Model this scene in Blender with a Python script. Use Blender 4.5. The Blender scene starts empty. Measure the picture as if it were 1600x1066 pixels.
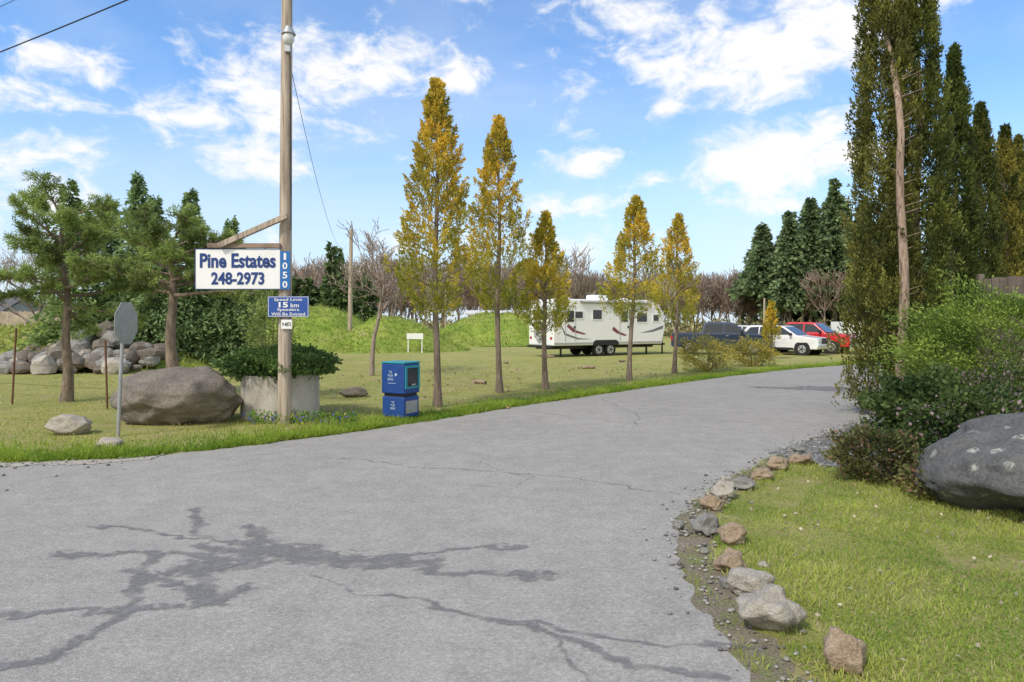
import bpy, math, random
import numpy as np
from mathutils import Vector, noise as mnoise
rng=np.random.default_rng(7); random.seed(7)
S=bpy.context.scene
COL=S.collection

# ------------------------------------------------------------------ materials
def new_mat(name):
    m=bpy.data.materials.new(name); m.use_nodes=True
    nt=m.node_tree; nt.nodes.clear()
    out=nt.nodes.new('ShaderNodeOutputMaterial')
    return m,nt,out
def pbsdf(nt,out,rough=.8,spec=.3,metal=0):
    b=nt.nodes.new('ShaderNodeBsdfPrincipled')
    b.inputs['Roughness'].default_value=rough
    b.inputs['Specular IOR Level'].default_value=spec
    b.inputs['Metallic'].default_value=metal
    nt.links.new(b.outputs[0],out.inputs[0]); return b
def nz(nt,scale,detail=4,rough=.55,dist=0,coord='Object',stretch=None):
    tc=nt.nodes.new('ShaderNodeTexCoord'); n=nt.nodes.new('ShaderNodeTexNoise')
    n.inputs['Scale'].default_value=scale; n.inputs['Detail'].default_value=detail
    n.inputs['Roughness'].default_value=rough; n.inputs['Distortion'].default_value=dist
    src=tc.outputs[coord]
    if stretch:
        mp=nt.nodes.new('ShaderNodeMapping'); mp.inputs['Scale'].default_value=stretch
        nt.links.new(src,mp.inputs[0]); src=mp.outputs[0]
    nt.links.new(src,n.inputs['Vector']); return n
def ramp(nt,fac,stops):
    r=nt.nodes.new('ShaderNodeValToRGB'); cr=r.color_ramp
    while len(cr.elements)<len(stops): cr.elements.new(.5)
    for e,(p,c) in zip(cr.elements,stops):
        e.position=p; e.color=(c[0],c[1],c[2],1)
    nt.links.new(fac,r.inputs[0]); return r
def mix(nt,fac,a,b,mode='MIX'):
    m=nt.nodes.new('ShaderNodeMix'); m.data_type='RGBA'; m.blend_type=mode
    for i,v in ((0,fac),(6,a),(7,b)):
        if hasattr(v,'is_linked') or hasattr(v,'links'): nt.links.new(v,m.inputs[i])
        elif isinstance(v,(int,float)): m.inputs[i].default_value=v
        else: m.inputs[i].default_value=(v[0],v[1],v[2],1)
    return m.outputs[2]
def bump(nt,b,h,strength=.4,dist=.02):
    bp=nt.nodes.new('ShaderNodeBump'); bp.inputs['Strength'].default_value=strength
    bp.inputs['Distance'].default_value=dist
    nt.links.new(h,bp.inputs['Height']); nt.links.new(bp.outputs[0],b.inputs['Normal'])
def plain(name,c,rough=.5,spec=.4,metal=0,var=.12,scale=8):
    m,nt,out=new_mat(name); b=pbsdf(nt,out,rough,spec,metal)
    n=nz(nt,scale,5)
    r=ramp(nt,n.outputs[0],[(.3,[x*(1-var) for x in c]),(.7,[min(1,x*(1+var)) for x in c])])
    nt.links.new(r.outputs[0],b.inputs[0]); return m
def leafmat(name,trans=.3,rough=.6):
    m,nt,out=new_mat(name)
    at=nt.nodes.new('ShaderNodeAttribute'); at.attribute_name='Col'
    d=nt.nodes.new('ShaderNodeBsdfPrincipled'); d.inputs['Roughness'].default_value=rough
    d.inputs['Specular IOR Level'].default_value=.25
    t=nt.nodes.new('ShaderNodeBsdfTranslucent'); mx=nt.nodes.new('ShaderNodeMixShader')
    mx.inputs[0].default_value=trans
    nt.links.new(at.outputs['Color'],d.inputs[0]); nt.links.new(at.outputs['Color'],t.inputs[0])
    nt.links.new(d.outputs[0],mx.inputs[1]); nt.links.new(t.outputs[0],mx.inputs[2])
    nt.links.new(mx.outputs[0],out.inputs[0]); return m
def barkmat(name,c1,c2,scale=6):
    m,nt,out=new_mat(name); b=pbsdf(nt,out,.9,.15)
    n=nz(nt,scale,6,.65,.3,stretch=(3,3,.6))
    r=ramp(nt,n.outputs[0],[(.3,c1),(.7,c2)]); nt.links.new(r.outputs[0],b.inputs[0])
    bump(nt,b,n.outputs[0],.7,.03); return m
def rockmat(name,c1,c2,c3,scale=3,lichen=.0):
    m,nt,out=new_mat(name); b=pbsdf(nt,out,.88,.25)
    n=nz(nt,scale,8,.65); n2=nz(nt,scale*14,4,.7)
    r=ramp(nt,n.outputs[0],[(.3,c1),(.5,c2),(.72,c3)])
    c=mix(nt,.42,r.outputs[0],ramp(nt,n2.outputs[0],[(.35,[x*.4 for x in c2]),(.65,[min(1,x*1.6) for x in c2])]).outputs[0])
    if lichen>0:
        tc=nt.nodes.new('ShaderNodeTexCoord'); v=nt.nodes.new('ShaderNodeTexVoronoi'); v.inputs['Scale'].default_value=4.2
        n3=nz(nt,9,4); 
        wv=nt.nodes.new('ShaderNodeVectorMath'); wv.operation='MULTIPLY_ADD'
        wv.inputs[1].default_value=(.16,.16,.16); nt.links.new(n3.outputs['Color'],wv.inputs[0]); nt.links.new(tc.outputs['Object'],wv.inputs[2])
        nt.links.new(wv.outputs[0],v.inputs['Vector'])
        rr=ramp(nt,v.outputs['Distance'],[(.17,(1,1,1)),(.27,(0,0,0))])
        n4=nz(nt,28,4,.7); r4=ramp(nt,n4.outputs[0],[(.4,(0,0,0)),(.6,(1,1,1))])
        mm=nt.nodes.new('ShaderNodeMath'); mm.operation='MULTIPLY'; mm.inputs[1].default_value=lichen
        mk=nt.nodes.new('ShaderNodeMath'); mk.operation='MULTIPLY'; nt.links.new(rr.outputs[0],mk.inputs[0]); nt.links.new(r4.outputs[0],mk.inputs[1])
        nt.links.new(mk.outputs[0],mm.inputs[0])
        c=mix(nt,mm.outputs[0],c,(.46,.46,.40))
    nt.links.new(c,b.inputs[0]); 
    ad=nt.nodes.new('ShaderNodeMath'); ad.operation='ADD'; nt.links.new(n.outputs[0],ad.inputs[0])
    ml=nt.nodes.new('ShaderNodeMath'); ml.operation='MULTIPLY'; ml.inputs[1].default_value=.3
    nt.links.new(n2.outputs[0],ml.inputs[0]); nt.links.new(ml.outputs[0],ad.inputs[1])
    bump(nt,b,ad.outputs[0],.9,.07); return m

LEAF=leafmat('foliage_mat',.35); GRASSB=leafmat('grass_blade_mat',.45)
BARK=barkmat('bark_mat',(.10,.075,.055),(.34,.27,.21))
BARKP=barkmat('bark_pale_mat',(.18,.12,.085),(.48,.37,.29))
BARKG=barkmat('bark_twig_mat',(.20,.15,.125),(.40,.32,.27))
BARKD=barkmat('bark_dark_mat',(.09,.07,.06),(.22,.18,.15))
ROCKD=rockmat('rock_dark_mat',(.10,.088,.075),(.18,.155,.13),(.33,.285,.23),1.6,.15)
ROCKB=rockmat('rock_basalt_mat',(.065,.067,.07),(.115,.115,.113),(.18,.18,.17),2.2,.85)
ROCKL=rockmat('rock_pale_mat',(.24,.22,.18),(.44,.40,.34),(.60,.56,.49),5)
ROCKT=rockmat('rock_tan_mat',(.20,.14,.10),(.38,.29,.20),(.50,.42,.33),5)
ROCKG=rockmat('rock_grey_mat',(.14,.14,.135),(.27,.265,.245),(.46,.44,.41),5)

# ------------------------------------------------------------------ mesh builder
class MB:
    def __init__(s): s.v=[];s.f=[];s.c=[];s.n=0
    def add(s,V,F,mi=0,C=(.5,.5,.5),smooth=False):
        V=np.asarray(V,float).reshape(-1,3); F=np.asarray(F,int)
        if len(V)==0: return
        C=np.asarray(C,float)
        if C.ndim==1: C=np.tile(C,(len(V),1))
        s.v.append(V); s.c.append(C); s.f.append((F+s.n,mi,smooth)); s.n+=len(V)
    def build(s,name,mats,loc=(0,0,0),rotz=0,parent=None):
        V=np.concatenate(s.v); C=np.concatenate(s.c)
        me=bpy.data.meshes.new(name); me.vertices.add(len(V)); me.vertices.foreach_set('co',V.astype(np.float32).ravel())
        li=[];st=[];mi=[];sm=[];o=0
        for F,m,sh in s.f:
            k=F.shape[1]; li.append(F.ravel()); st.append(o+np.arange(len(F))*k); o+=F.size
            mi.append(np.full(len(F),m)); sm.append(np.full(len(F),sh))
        li=np.concatenate(li); st=np.concatenate(st)
        me.loops.add(len(li)); me.polygons.add(len(st))
        me.loops.foreach_set('vertex_index',li.astype(np.int32)); me.polygons.foreach_set('loop_start',st.astype(np.int32))
        me.polygons.foreach_set('material_index',np.concatenate(mi).astype(np.int32))
        me.polygons.foreach_set('use_smooth',np.concatenate(sm))
        for m in mats: me.materials.append(m)
        a=me.attributes.new('Col','FLOAT_COLOR','POINT')
        a.data.foreach_set('color',np.hstack([C,np.ones((len(C),1))]).astype(np.float32).ravel())
        me.update(calc_edges=True)
        ob=bpy.data.objects.new(name,me); COL.objects.link(ob); ob.location=loc; ob.rotation_euler[2]=rotz
        if parent: ob.parent=parent
        return ob
def nrm(a): return a/np.maximum(np.linalg.norm(a,axis=-1,keepdims=True),1e-9)
def leaves(mb,P,D,L,W,C,mi=0):
    n=len(P)
    if n==0: return
    D=nrm(D); w=nrm(np.cross(D,rng.normal(size=(n,3))))
    L=np.broadcast_to(np.asarray(L,float).reshape(-1,1) if np.ndim(L) else L,(n,1)); W=np.broadcast_to(np.asarray(W,float).reshape(-1,1) if np.ndim(W) else W,(n,1))
    V=np.stack([P,P+D*L*.5+w*W*.5,P+D*L,P+D*L*.5-w*W*.5],1).reshape(-1,3)
    mb.add(V,np.arange(4*n).reshape(-1,4),mi,np.repeat(C,4,0))
def tube(mb,pts,rad,k=6,mi=0,C=(.3,.3,.3)):
    pts=np.asarray(pts,float); n=len(pts); rad=np.broadcast_to(rad,(n,))
    T=np.gradient(pts,axis=0); T=nrm(T); ref=np.array([1,0,0]) if abs(T[0][2])>.6 else np.array([0,0,1.])
    A=nrm(np.cross(T,ref)); B=np.cross(T,A); a=np.arange(k)*2*np.pi/k
    V=(pts[:,None]+rad[:,None,None]*(A[:,None]*np.cos(a)[None,:,None]+B[:,None]*np.sin(a)[None,:,None])).reshape(-1,3)
    i=np.arange(n-1)[:,None]*k; j=np.arange(k)[None]; j2=(j+1)%k
    F=np.stack([i+j,i+j2,i+k+j2,i+k+j],-1).reshape(-1,4); mb.add(V,F,mi,C,True)
def box(mb,x0,x1,y0,y1,z0,z1,mi=0,C=(.5,.5,.5)):
    V=[(x,y,z) for z in(z0,z1) for x,y in((x0,y0),(x1,y0),(x1,y1),(x0,y1))]
    mb.add(V,[(0,3,2,1),(4,5,6,7),(0,1,5,4),(1,2,6,5),(2,3,7,6),(3,0,4,7)],mi,C)
def cyl(mb,c,r0,r1,z0,z1,k=32,mi=0,axis='z',cap=True):
    a=np.arange(k)*2*np.pi/k
    def ring(r,z):
        x=r*np.cos(a);y=r*np.sin(a);zz=np.full(k,z)
        if axis=='z': return np.stack([c[0]+x,c[1]+y,c[2]+zz],1)
        if axis=='y': return np.stack([c[0]+x,c[1]+zz,c[2]+y],1)
        return np.stack([c[0]+zz,c[1]+x,c[2]+y],1)
    V=np.vstack([ring(r0,z0),ring(r1,z1)]); j=np.arange(k); j2=(j+1)%k
    mb.add(V,np.stack([j,j2,k+j2,k+j],1),mi,smooth=True)
    if cap:
        mb.add(ring(r0,z0),j[::-1].reshape(1,-1),mi); mb.add(ring(r1,z1),j.reshape(1,-1),mi)
def empty(name,loc,rotz=0):
    e=bpy.data.objects.new(name,None); COL.objects.link(e); e.location=loc; e.rotation_euler[2]=rotz; e.empty_display_size=.2; return e
def bevel(ob,w=.02,seg=2):
    m=ob.modifiers.new('bev','BEVEL'); m.width=w; m.segments=seg; m.limit_method='ANGLE'; return ob
def inpoly(P,poly):
    x,y=P[:,0],P[:,1]; r=np.zeros(len(P),bool); n=len(poly)
    for i in range(n):
        x0,y0=poly[i]; x1,y1=poly[(i+1)%n]
        if y0==y1: continue
        c=((y0>y)!=(y1>y))&(x<(x1-x0)*(y-y0)/(y1-y0)+x0); r^=c
    return r
def chaikin(p,it=2):
    p=[tuple(q) for q in p]
    for _ in range(it):
        q=[p[0]]
        for a,b in zip(p[:-1],p[1:]):
            q+=[(a[0]*.75+b[0]*.25,a[1]*.75+b[1]*.25),(a[0]*.25+b[0]*.75,a[1]*.25+b[1]*.75)]
        p=q+[p[-1]]
    return p
def resample(p,step):
    out=[]
    for a,b in zip(p[:-1],p[1:]):
        d=math.dist(a,b); s=step*max(1,math.hypot(*a)/12); n=max(1,int(d/s))
        out+=[(a[0]+(b[0]-a[0])*i/n,a[1]+(b[1]-a[1])*i/n) for i in range(n)]
    return out+[p[-1]]
def segdist(P,poly):
    d=np.full(len(P),1e9)
    for a,b in zip(poly[:-1],poly[1:]):
        a=np.array(a);b=np.array(b);ab=b-a; t=np.clip(((P-a)@ab)/(ab@ab),0,1)
        d=np.minimum(d,np.linalg.norm(P-(a+t[:,None]*ab),axis=1))
    return d
def ngon_sheet(name,poly,z,mat):
    import bmesh
    me=bpy.data.meshes.new(name); bm=bmesh.new()
    f=bm.faces.new([bm.verts.new((x,y,z)) for x,y in poly]); bm.normal_update()
    if f.normal.z<0: f.normal_flip()
    bmesh.ops.triangulate(bm,faces=[f]); bm.to_mesh(me); me.materials.append(mat)
    ob=bpy.data.objects.new(name,me); COL.objects.link(ob); return ob

# ------------------------------------------------------------------ ground and road
m,nt,out=new_mat('grass_ground_mat'); b=pbsdf(nt,out,.95,.1)
n1=nz(nt,.35,6,.6); n2=nz(nt,2.2,7,.75,.3); n3=nz(nt,30,5,.75); n5=nz(nt,.9,6,.7,.5)
c=ramp(nt,n1.outputs[0],[(.34,(.20,.27,.05)),(.5,(.33,.34,.085)),(.66,(.48,.43,.16))]).outputs[0]
c2=ramp(nt,n2.outputs[0],[(.35,(.13,.19,.03)),(.5,(.32,.33,.08)),(.66,(.56,.48,.24))]).outputs[0]
c=mix(nt,.55,c,c2); c=mix(nt,.4,c,ramp(nt,n3.outputs[0],[(.36,(.12,.14,.035)),(.62,(.56,.52,.22))]).outputs[0])
mk=ramp(nt,n5.outputs[0],[(.53,(0,0,0)),(.63,(.75,.75,.75))]).outputs[0]; c=mix(nt,mk,c,(.42,.33,.19))
nt.links.new(c,b.inputs[0]); bump(nt,b,n3.outputs[0],.8,.06); GROUND=m
mb=MB(); mb.add([(-900,-300,0),(900,-300,0),(900,1500,0),(-900,1500,0)],[(0,1,2,3)]); mb.build('ground',[GROUND])

Ledge=[(-60,6.5),(-25,8.0),(-12,8.8),(-6.85,9.13),(-5.3,9.43),(-4.15,10.3),(-3,11.45),(-1.79,12.75),(-.28,14.8),(1.6,17),(4.1,19.9),(7.6,23.8),(11.7,27.8),(16.4,31.2),(26,38),(45,50)]
Redge=[(48,45),(33,36.5),(22,28.5),(15,22.0),(10,16.6),(7.3,13.6),(6.5,12.9),(4.9,11.1),(3.76,9.8),(2.75,8.4),(1.89,7.19),(1.546,6.4),(1.32,5.52),(1.246,4.75),(1.26,4.08),(1.32,3.6),(1.6,2.9),(2.6,2.1),(5,1.5),(12,1),(60,-1)]
def jit(p,a):
    return [(x+a*mnoise.noise(Vector((x*4,y*4,3)))+a*.6*mnoise.noise(Vector((x*13,y*13,3))),y+a*mnoise.noise(Vector((x*4,y*4,9)))+a*.6*mnoise.noise(Vector((x*13,y*13,9)))) for x,y in p]
Ls=jit(resample(chaikin(Ledge),.08),.10); Rs=jit(resample(chaikin(Redge),.06),.09)
road=Ls+Rs+[(60,-14),(-60,-14)]
m,nt,out=new_mat('asphalt_mat'); b=pbsdf(nt,out,.92,.15)
n1=nz(nt,.45,6,.65,.3); n3=nz(nt,3.2,6,.7,.2); n4=nz(nt,24,5,.85)
tc=nt.nodes.new('ShaderNodeTexCoord'); vo=nt.nodes.new('ShaderNodeTexVoronoi'); vo.inputs['Scale'].default_value=85; nt.links.new(tc.outputs['Object'],vo.inputs['Vector'])
sx=nt.nodes.new('ShaderNodeSeparateColor'); nt.links.new(vo.outputs['Color'],sx.inputs[0])
c=ramp(nt,n1.outputs[0],[(.34,(.265,.252,.233)),(.66,(.37,.352,.322))]).outputs[0]
c=mix(nt,.33,c,ramp(nt,sx.outputs[0],[(.0,(.08,.077,.073)),(.3,(.22,.21,.195)),(.7,(.36,.34,.315)),(1,(.75,.72,.66))]).outputs[0])
c=mix(nt,.24,c,ramp(nt,n4.outputs[0],[(.38,(.12,.115,.11)),(.5,(.31,.295,.27)),(.62,(.52,.495,.45))]).outputs[0])
c=mix(nt,.25,c,ramp(nt,n3.outputs[0],[(.35,(.20,.19,.18)),(.64,(.42,.40,.365))]).outputs[0])
nt.links.new(c,b.inputs[0]); bump(nt,b,vo.outputs['Distance'],.5,.007); ASPH=m
ngon_sheet('road',road,.004,ASPH)

lines=[
 ([(-3.9,6.35),(-3.0,6.1),(-2.3,5.85),(-1.6,5.75)],.03),
 ([(-3.2,6.95),(-2.9,6.3),(-2.6,5.95),(-2.0,5.65),(-1.3,5.55),(-.6,5.6),(.1,5.75)],.055),
 ([(-3.7,5.5),(-3.1,5.6),(-2.4,5.5),(-1.6,5.4),(-.8,5.25),(-.1,5.1),(.25,5.1)],.075),
 ([(-2.5,6.3),(-2.1,5.8),(-1.5,5.5)],.10),([(-2.5,5.25),(-2.0,5.4),(-1.3,5.5)],.17),([(-2.6,5.7),(-1.9,5.6),(-1.2,5.5),(-.7,5.35)],.15),
 ([(-3.0,5.6),(-2.85,5.2),(-2.65,4.7),(-2.5,4.4),(-2.52,4.1),(-2.65,3.8),(-3.2,3.4)],.06),
 ([(-2.9,5.2),(-2.5,4.95),(-2.1,4.75),(-1.9,4.8)],.09),([(-2.4,5.3),(-2.2,4.9),(-2.0,4.7)],.11),
 ([(-4.2,4.4),(-3.4,4.42),(-2.7,4.45),(-2.2,4.6)],.04),
 ([(-.85,4.75),(-.2,4.45),(.3,4.2),(.9,4.0),(1.4,3.95)],.03),
 ([(-.3,4.5),(.2,4.15),(.6,3.8),(1.1,3.65)],.04),
 ([(-1.5,5.1),(-.85,4.75)],.012),([(.2,4.2),(.25,3.9),(.5,3.5)],.015),
 ([(-2.6,9.6),(-1.4,9.0),(0,8.6),(.9,8.15),(1.8,7.5)],.018),
 ([(-.5,8.0),(.0,7.7),(.2,8.3),(-.4,9.2)],.010),([(2.2,16.8),(2.6,14),(2.2,12.3)],.016),
 ([(.4,14.5),(1.5,13.2),(2.5,12.6)],.014),
 ([(8.6,19.7),(10.2,19.2),(11,18.8)],.5),([(7.2,19.8),(8.8,19.0),(10,18.0)],.35)]
def field(x0,x1,y0,y1,cs,ls):
    X,Y=np.meshgrid(np.arange(x0,x1,cs),np.arange(y0,y1,cs)); P=np.stack([X.ravel(),Y.ravel()],1)
    def fn(s,o):
        a=np.zeros(len(P))
        for k in range(1,6):
            a+=np.sin(P[:,0]*s*k*.93+o+1.7*np.sin(P[:,1]*s*k*.71+k))*np.cos(P[:,1]*s*k*1.13+o*2+1.3*np.sin(P[:,0]*s*k*.57+o))/k
        return a
    wx=fn(4,1.1)*.05; wy=fn(4,4.2)*.07; e=fn(17,2.)*.3+fn(41,5.)*.2
    PP=P+np.stack([wx,wy],1); M=np.zeros(len(P))
    for pl,hw in ls:
        d=segdist(PP,pl); M=np.maximum(M,np.clip((1+e*1.3-d/hw)*1.6*min(1,hw/.05+.3),0,1))
    return X,Y,M.reshape(X.shape)
def tarsheet(mb,*a):
    X,Y,M=field(*a); H,W=X.shape; idx=np.arange(H*W).reshape(H,W)
    q=np.stack([idx[:-1,:-1],idx[:-1,1:],idx[1:,1:],idx[1:,:-1]],-1).reshape(-1,4)
    mm=M.ravel(); q=q[mm[q].max(1)>.03]
    use=np.unique(q); re=np.full(H*W,-1); re[use]=np.arange(len(use))
    V=np.stack([X.ravel()[use],Y.ravel()[use],np.full(len(use),.008)],1)
    mb.add(V,re[q],0,np.repeat(mm[use][:,None],3,1))
mb=MB(); tarsheet(mb,-5,2,3.3,7.2,.012,lines[:14]); tarsheet(mb,-4,3,7.3,18,.015,lines[14:18]); tarsheet(mb,6,12,17,21,.05,lines[18:])
m,nt,out=new_mat('tar_mat'); bs=nt.nodes.new('ShaderNodeBsdfPrincipled'); bs.inputs['Roughness'].default_value=.85; bs.inputs['Specular IOR Level'].default_value=.2
at=nt.nodes.new('ShaderNodeAttribute'); at.attribute_name='Col'
n=nz(nt,3.5,6,.7,.3); n2=nz(nt,60,4,.7)
c=mix(nt,.4,ramp(nt,n.outputs[0],[(.3,(.14,.14,.145)),(.7,(.24,.24,.24))]).outputs[0],ramp(nt,n2.outputs[0],[(.35,(.08,.08,.08)),(.65,(.32,.315,.31))]).outputs[0])
nt.links.new(c,bs.inputs[0]); tr=nt.nodes.new('ShaderNodeBsdfTransparent'); ms=nt.nodes.new('ShaderNodeMixShader')
mu=nt.nodes.new('ShaderNodeMath'); mu.operation='MULTIPLY'; nr=ramp(nt,n.outputs[0],[(.40,(.25,.25,.25)),(.6,(.9,.9,.9))])
nt.links.new(at.outputs['Fac'],mu.inputs[0]); nt.links.new(nr.outputs[0],mu.inputs[1])
nt.links.new(mu.outputs[0],ms.inputs[0]); nt.links.new(tr.outputs[0],ms.inputs[1]); nt.links.new(bs.outputs[0],ms.inputs[2]); nt.links.new(ms.outputs[0],out.inputs[0])
mb.build('asphalt_crack_repair',[m])

m,nt,out=new_mat('dirt_mat'); b=pbsdf(nt,out,.95,.1)
n=nz(nt,4.5,6,.75); n2=nz(nt,45,5,.75)
c=mix(nt,.45,ramp(nt,n.outputs[0],[(.38,(.22,.27,.05)),(.49,(.22,.18,.11)),(.66,(.34,.29,.22))]).outputs[0],ramp(nt,n2.outputs[0],[(.32,(.05,.045,.035)),(.5,(.22,.19,.15)),(.7,(.55,.52,.47))]).outputs[0])
nt.links.new(c,b.inputs[0]); bump(nt,b,n2.outputs[0],1,.02); DIRT=m
Rn=[p for p in Rs if p[1]<13.2 and p[0]<3.3 or (p[1]>8 and p[1]<13)]
Rn=[p for p in Rn if p[1]>1.9]
outer=[]
for i,p in enumerate(Rn):
    a=Rn[max(0,i-4)];c_=Rn[min(len(Rn)-1,i+4)]; t=np.array([c_[0]-a[0],c_[1]-a[1]]); t/=np.linalg.norm(t)+1e-9
    nn=np.array([-t[1],t[0]]); w=.30+.16*mnoise.noise(Vector((p[0]*2,p[1]*2,1)))+.1*mnoise.noise(Vector((p[0]*9,p[1]*9,1)))
    outer.append((p[0]+nn[0]*w,p[1]+nn[1]*w))
inner=Rn
mb=MB(); n=len(inner); V=[(x,y,.0021) for x,y in inner]+[(x,y,.0021) for x,y in outer]
mb.add(V,[(i,i+1,n+i+1,n+i) for i in range(n-1)]); mb.build('dirt_verge',[DIRT])
m,nt,out=new_mat('gravel_mat'); b=pbsdf(nt,out,.9,.2)
tc=nt.nodes.new('ShaderNodeTexCoord'); v=nt.nodes.new('ShaderNodeTexVoronoi'); v.inputs['Scale'].default_value=28; nt.links.new(tc.outputs['Object'],v.inputs['Vector'])
r=ramp(nt,v.outputs['Color'],[(.0,(.07,.07,.07)),(.5,(.17,.165,.155)),(1,(.36,.35,.33))]); nt.links.new(r.outputs[0],b.inputs[0]); bump(nt,b,v.outputs['Distance'],1,.02); GRAV=m
gp=jit(resample([(3.7,9.85),(4.2,8.9),(4.9,8.6),(7.5,9.8),(9.5,12.5),(9,14.9),(7.3,13.65),(6.5,12.8),(4.9,11.0),(3.7,9.85)][:-1],.1),.06)
ngon_sheet('gravel_bed',gp,.012,GRAV)
shl=[p for p in Ls if -30<p[0]<-4.9]
gs=MB(); nn=len(shl); V=[(x,y+.02,.0085) for x,y in shl]+[(x,y-.28-.16*mnoise.noise(Vector((x*2,0,0)))-.1*mnoise.noise(Vector((x*8,0,5))),.0085) for x,y in shl]
gs.add(V,[(i,nn+i,nn+i+1,i+1) for i in range(nn-1)])
gm=plain('shoulder_gravel_mat',(.36,.33,.29),.9,.2,var=.7,scale=60); gs.build('gravel_shoulder',[gm])
peb=MB()
def ico(sub=1):
    import bmesh
    bm=bmesh.new(); bmesh.ops.create_icosphere(bm,subdivisions=sub,radius=1)
    V=np.array([v.co[:] for v in bm.verts]); F=np.array([[v.index for v in f.verts] for f in bm.faces]); bm.free(); return V,F
IV,IF=ico(1)
for _ in range(1900):
    k=random.random()
    if k<.5:
        p=random.choice(Rn); x,y=p[0]+random.gauss(.12,.16),p[1]+random.gauss(.02,.1); s=random.uniform(.005,.02)
    elif k<.65:
        x,y=random.uniform(4,8),0; y=9+(x-4)*1.1+random.uniform(-.3,1.2); s=random.uniform(.012,.03)
    else:
        p=random.choice(shl); x,y=p[0],p[1]+.05-random.expovariate(3.5); s=random.uniform(.008,.024)
    g=random.uniform(.15,.6); peb.add(IV*[s*random.uniform(.8,1.4),s,s*.6]+[x,y,.012+s*.2],IF,0,(g,g*.97,g*.9),True)
peb.build('pebbles',[LEAF])

# ------------------------------------------------------------------ rocks
def rock(name,x,y,w,d,h,mat,seed,sub=4,rough=.25,rotz=0,sink=.12,blocky=.5,mb=None):
    V,F=ico(sub); out=[]
    o=Vector((seed*7.3,seed*3.1,seed*1.7))
    rr=random.Random(seed); planes=[(Vector((rr.gauss(0,1),rr.gauss(0,1),rr.gauss(0,.8))).normalized(),rr.uniform(.68,.93)) for _ in range(11)]
    for v in V:
        p=Vector(v)
        for n_,dd in planes:
            e=p.dot(n_)-dd
            if e>0: p-=n_*e*(blocky+.35)
        q=Vector(v)
        p*=1+rough*mnoise.noise(q*1.3+o)+rough*.45*mnoise.noise(q*3.1+o)+rough*.2*mnoise.noise(q*8+o)
        out.append(p)
    A=np.array([list(p) for p in out]); mn=A.min(0);mx=A.max(0)
    A=(A-(mn+mx)/2)/(mx-mn); A*=[w,d,h*(1+sink)]; A[:,2]+=h*(1+sink)/2-h*sink
    if mb is not None:
        c,s=math.cos(rotz),math.sin(rotz); B=A.copy(); B[:,0]=A[:,0]*c-A[:,1]*s+x; B[:,1]=A[:,0]*s+A[:,1]*c+y
        B[:,2]+=mat[1]; mb.add(B,F,mat[0],smooth=sub>2); return
    m_=MB(); m_.add(A,F,0,smooth=True); return m_.build(name,[mat],(x,y,0),rotz)
rock('boulder',-6.3,12.95,2.35,1.5,1.04,ROCKD,5,5,.22,.0)
rock('boulder',5.75,6.75,3.2,2.2,1.0,ROCKB,13,5,.2,-.35,blocky=.45)
rock('rock',-7.5,11.6,.74,.5,.34,ROCKL,3,4,.2)
rock('rock',-6.05,10.25,.42,.3,.17,ROCKL,8,3)
rock('rock',-4.0,17.3,.75,.5,.26,ROCKD,9,3)
st=[(1.81,3.72,.24,.22,.24,ROCKT),(1.60,4.24,.43,.34,.26,ROCKL),(1.66,4.75,.34,.26,.18,ROCKL),(1.67,5.2,.27,.22,.17,ROCKT),(1.90,5.85,.27,.22,.18,ROCKT),
(1.73,6.1,.26,.24,.2,ROCKG),(2.02,6.92,.28,.2,.16,ROCKT),(2.27,7.35,.27,.24,.2,ROCKL),(2.62,7.75,.28,.22,.14,ROCKG),(3.0,8.2,.28,.22,.15,ROCKT),(3.4,8.75,.3,.25,.18,ROCKT),(3.83,9.1,.4,.28,.15,ROCKT),(4.12,9.9,.26,.2,.12,ROCKG),(3.55,9.0,.2,.2,.12,ROCKG),(1.52,6.25,.12,.1,.09,ROCKG),(1.55,4.9,.12,.1,.06,ROCKG),(2.5,8.0,.16,.14,.1,ROCKL),(1.62,3.45,.07,.06,.04,ROCKT),(1.95,5.3,.1,.08,.04,ROCKL),(1.58,5.6,.09,.08,.05,ROCKG)]
for i,(x,y,w,d,h,mt) in enumerate(st): rock('border_stone',x,y,w,d,h,mt,20+i,4,.34,random.uniform(-.5,.5),blocky=.6)
mb=MB()
for i in range(110):
    x=random.uniform(-20.5,-13.8)
    hh=1.15*math.exp(-((x+16.2)/2.2)**2)+.4
    y=random.uniform(24.8,27.4); f=(y-24.8)/2.6; z=max(0,hh*f-.1)*random.uniform(.6,1)
    w=random.uniform(.35,1.1); rock('',x,y,w,w*.8,w*.65,(random.choice([0,0,0,1,2,2]),z),100+i,2,.25,random.uniform(0,3),mb=mb)
mb.build('rock_pile',[ROCKG,ROCKL,ROCKD])

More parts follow.
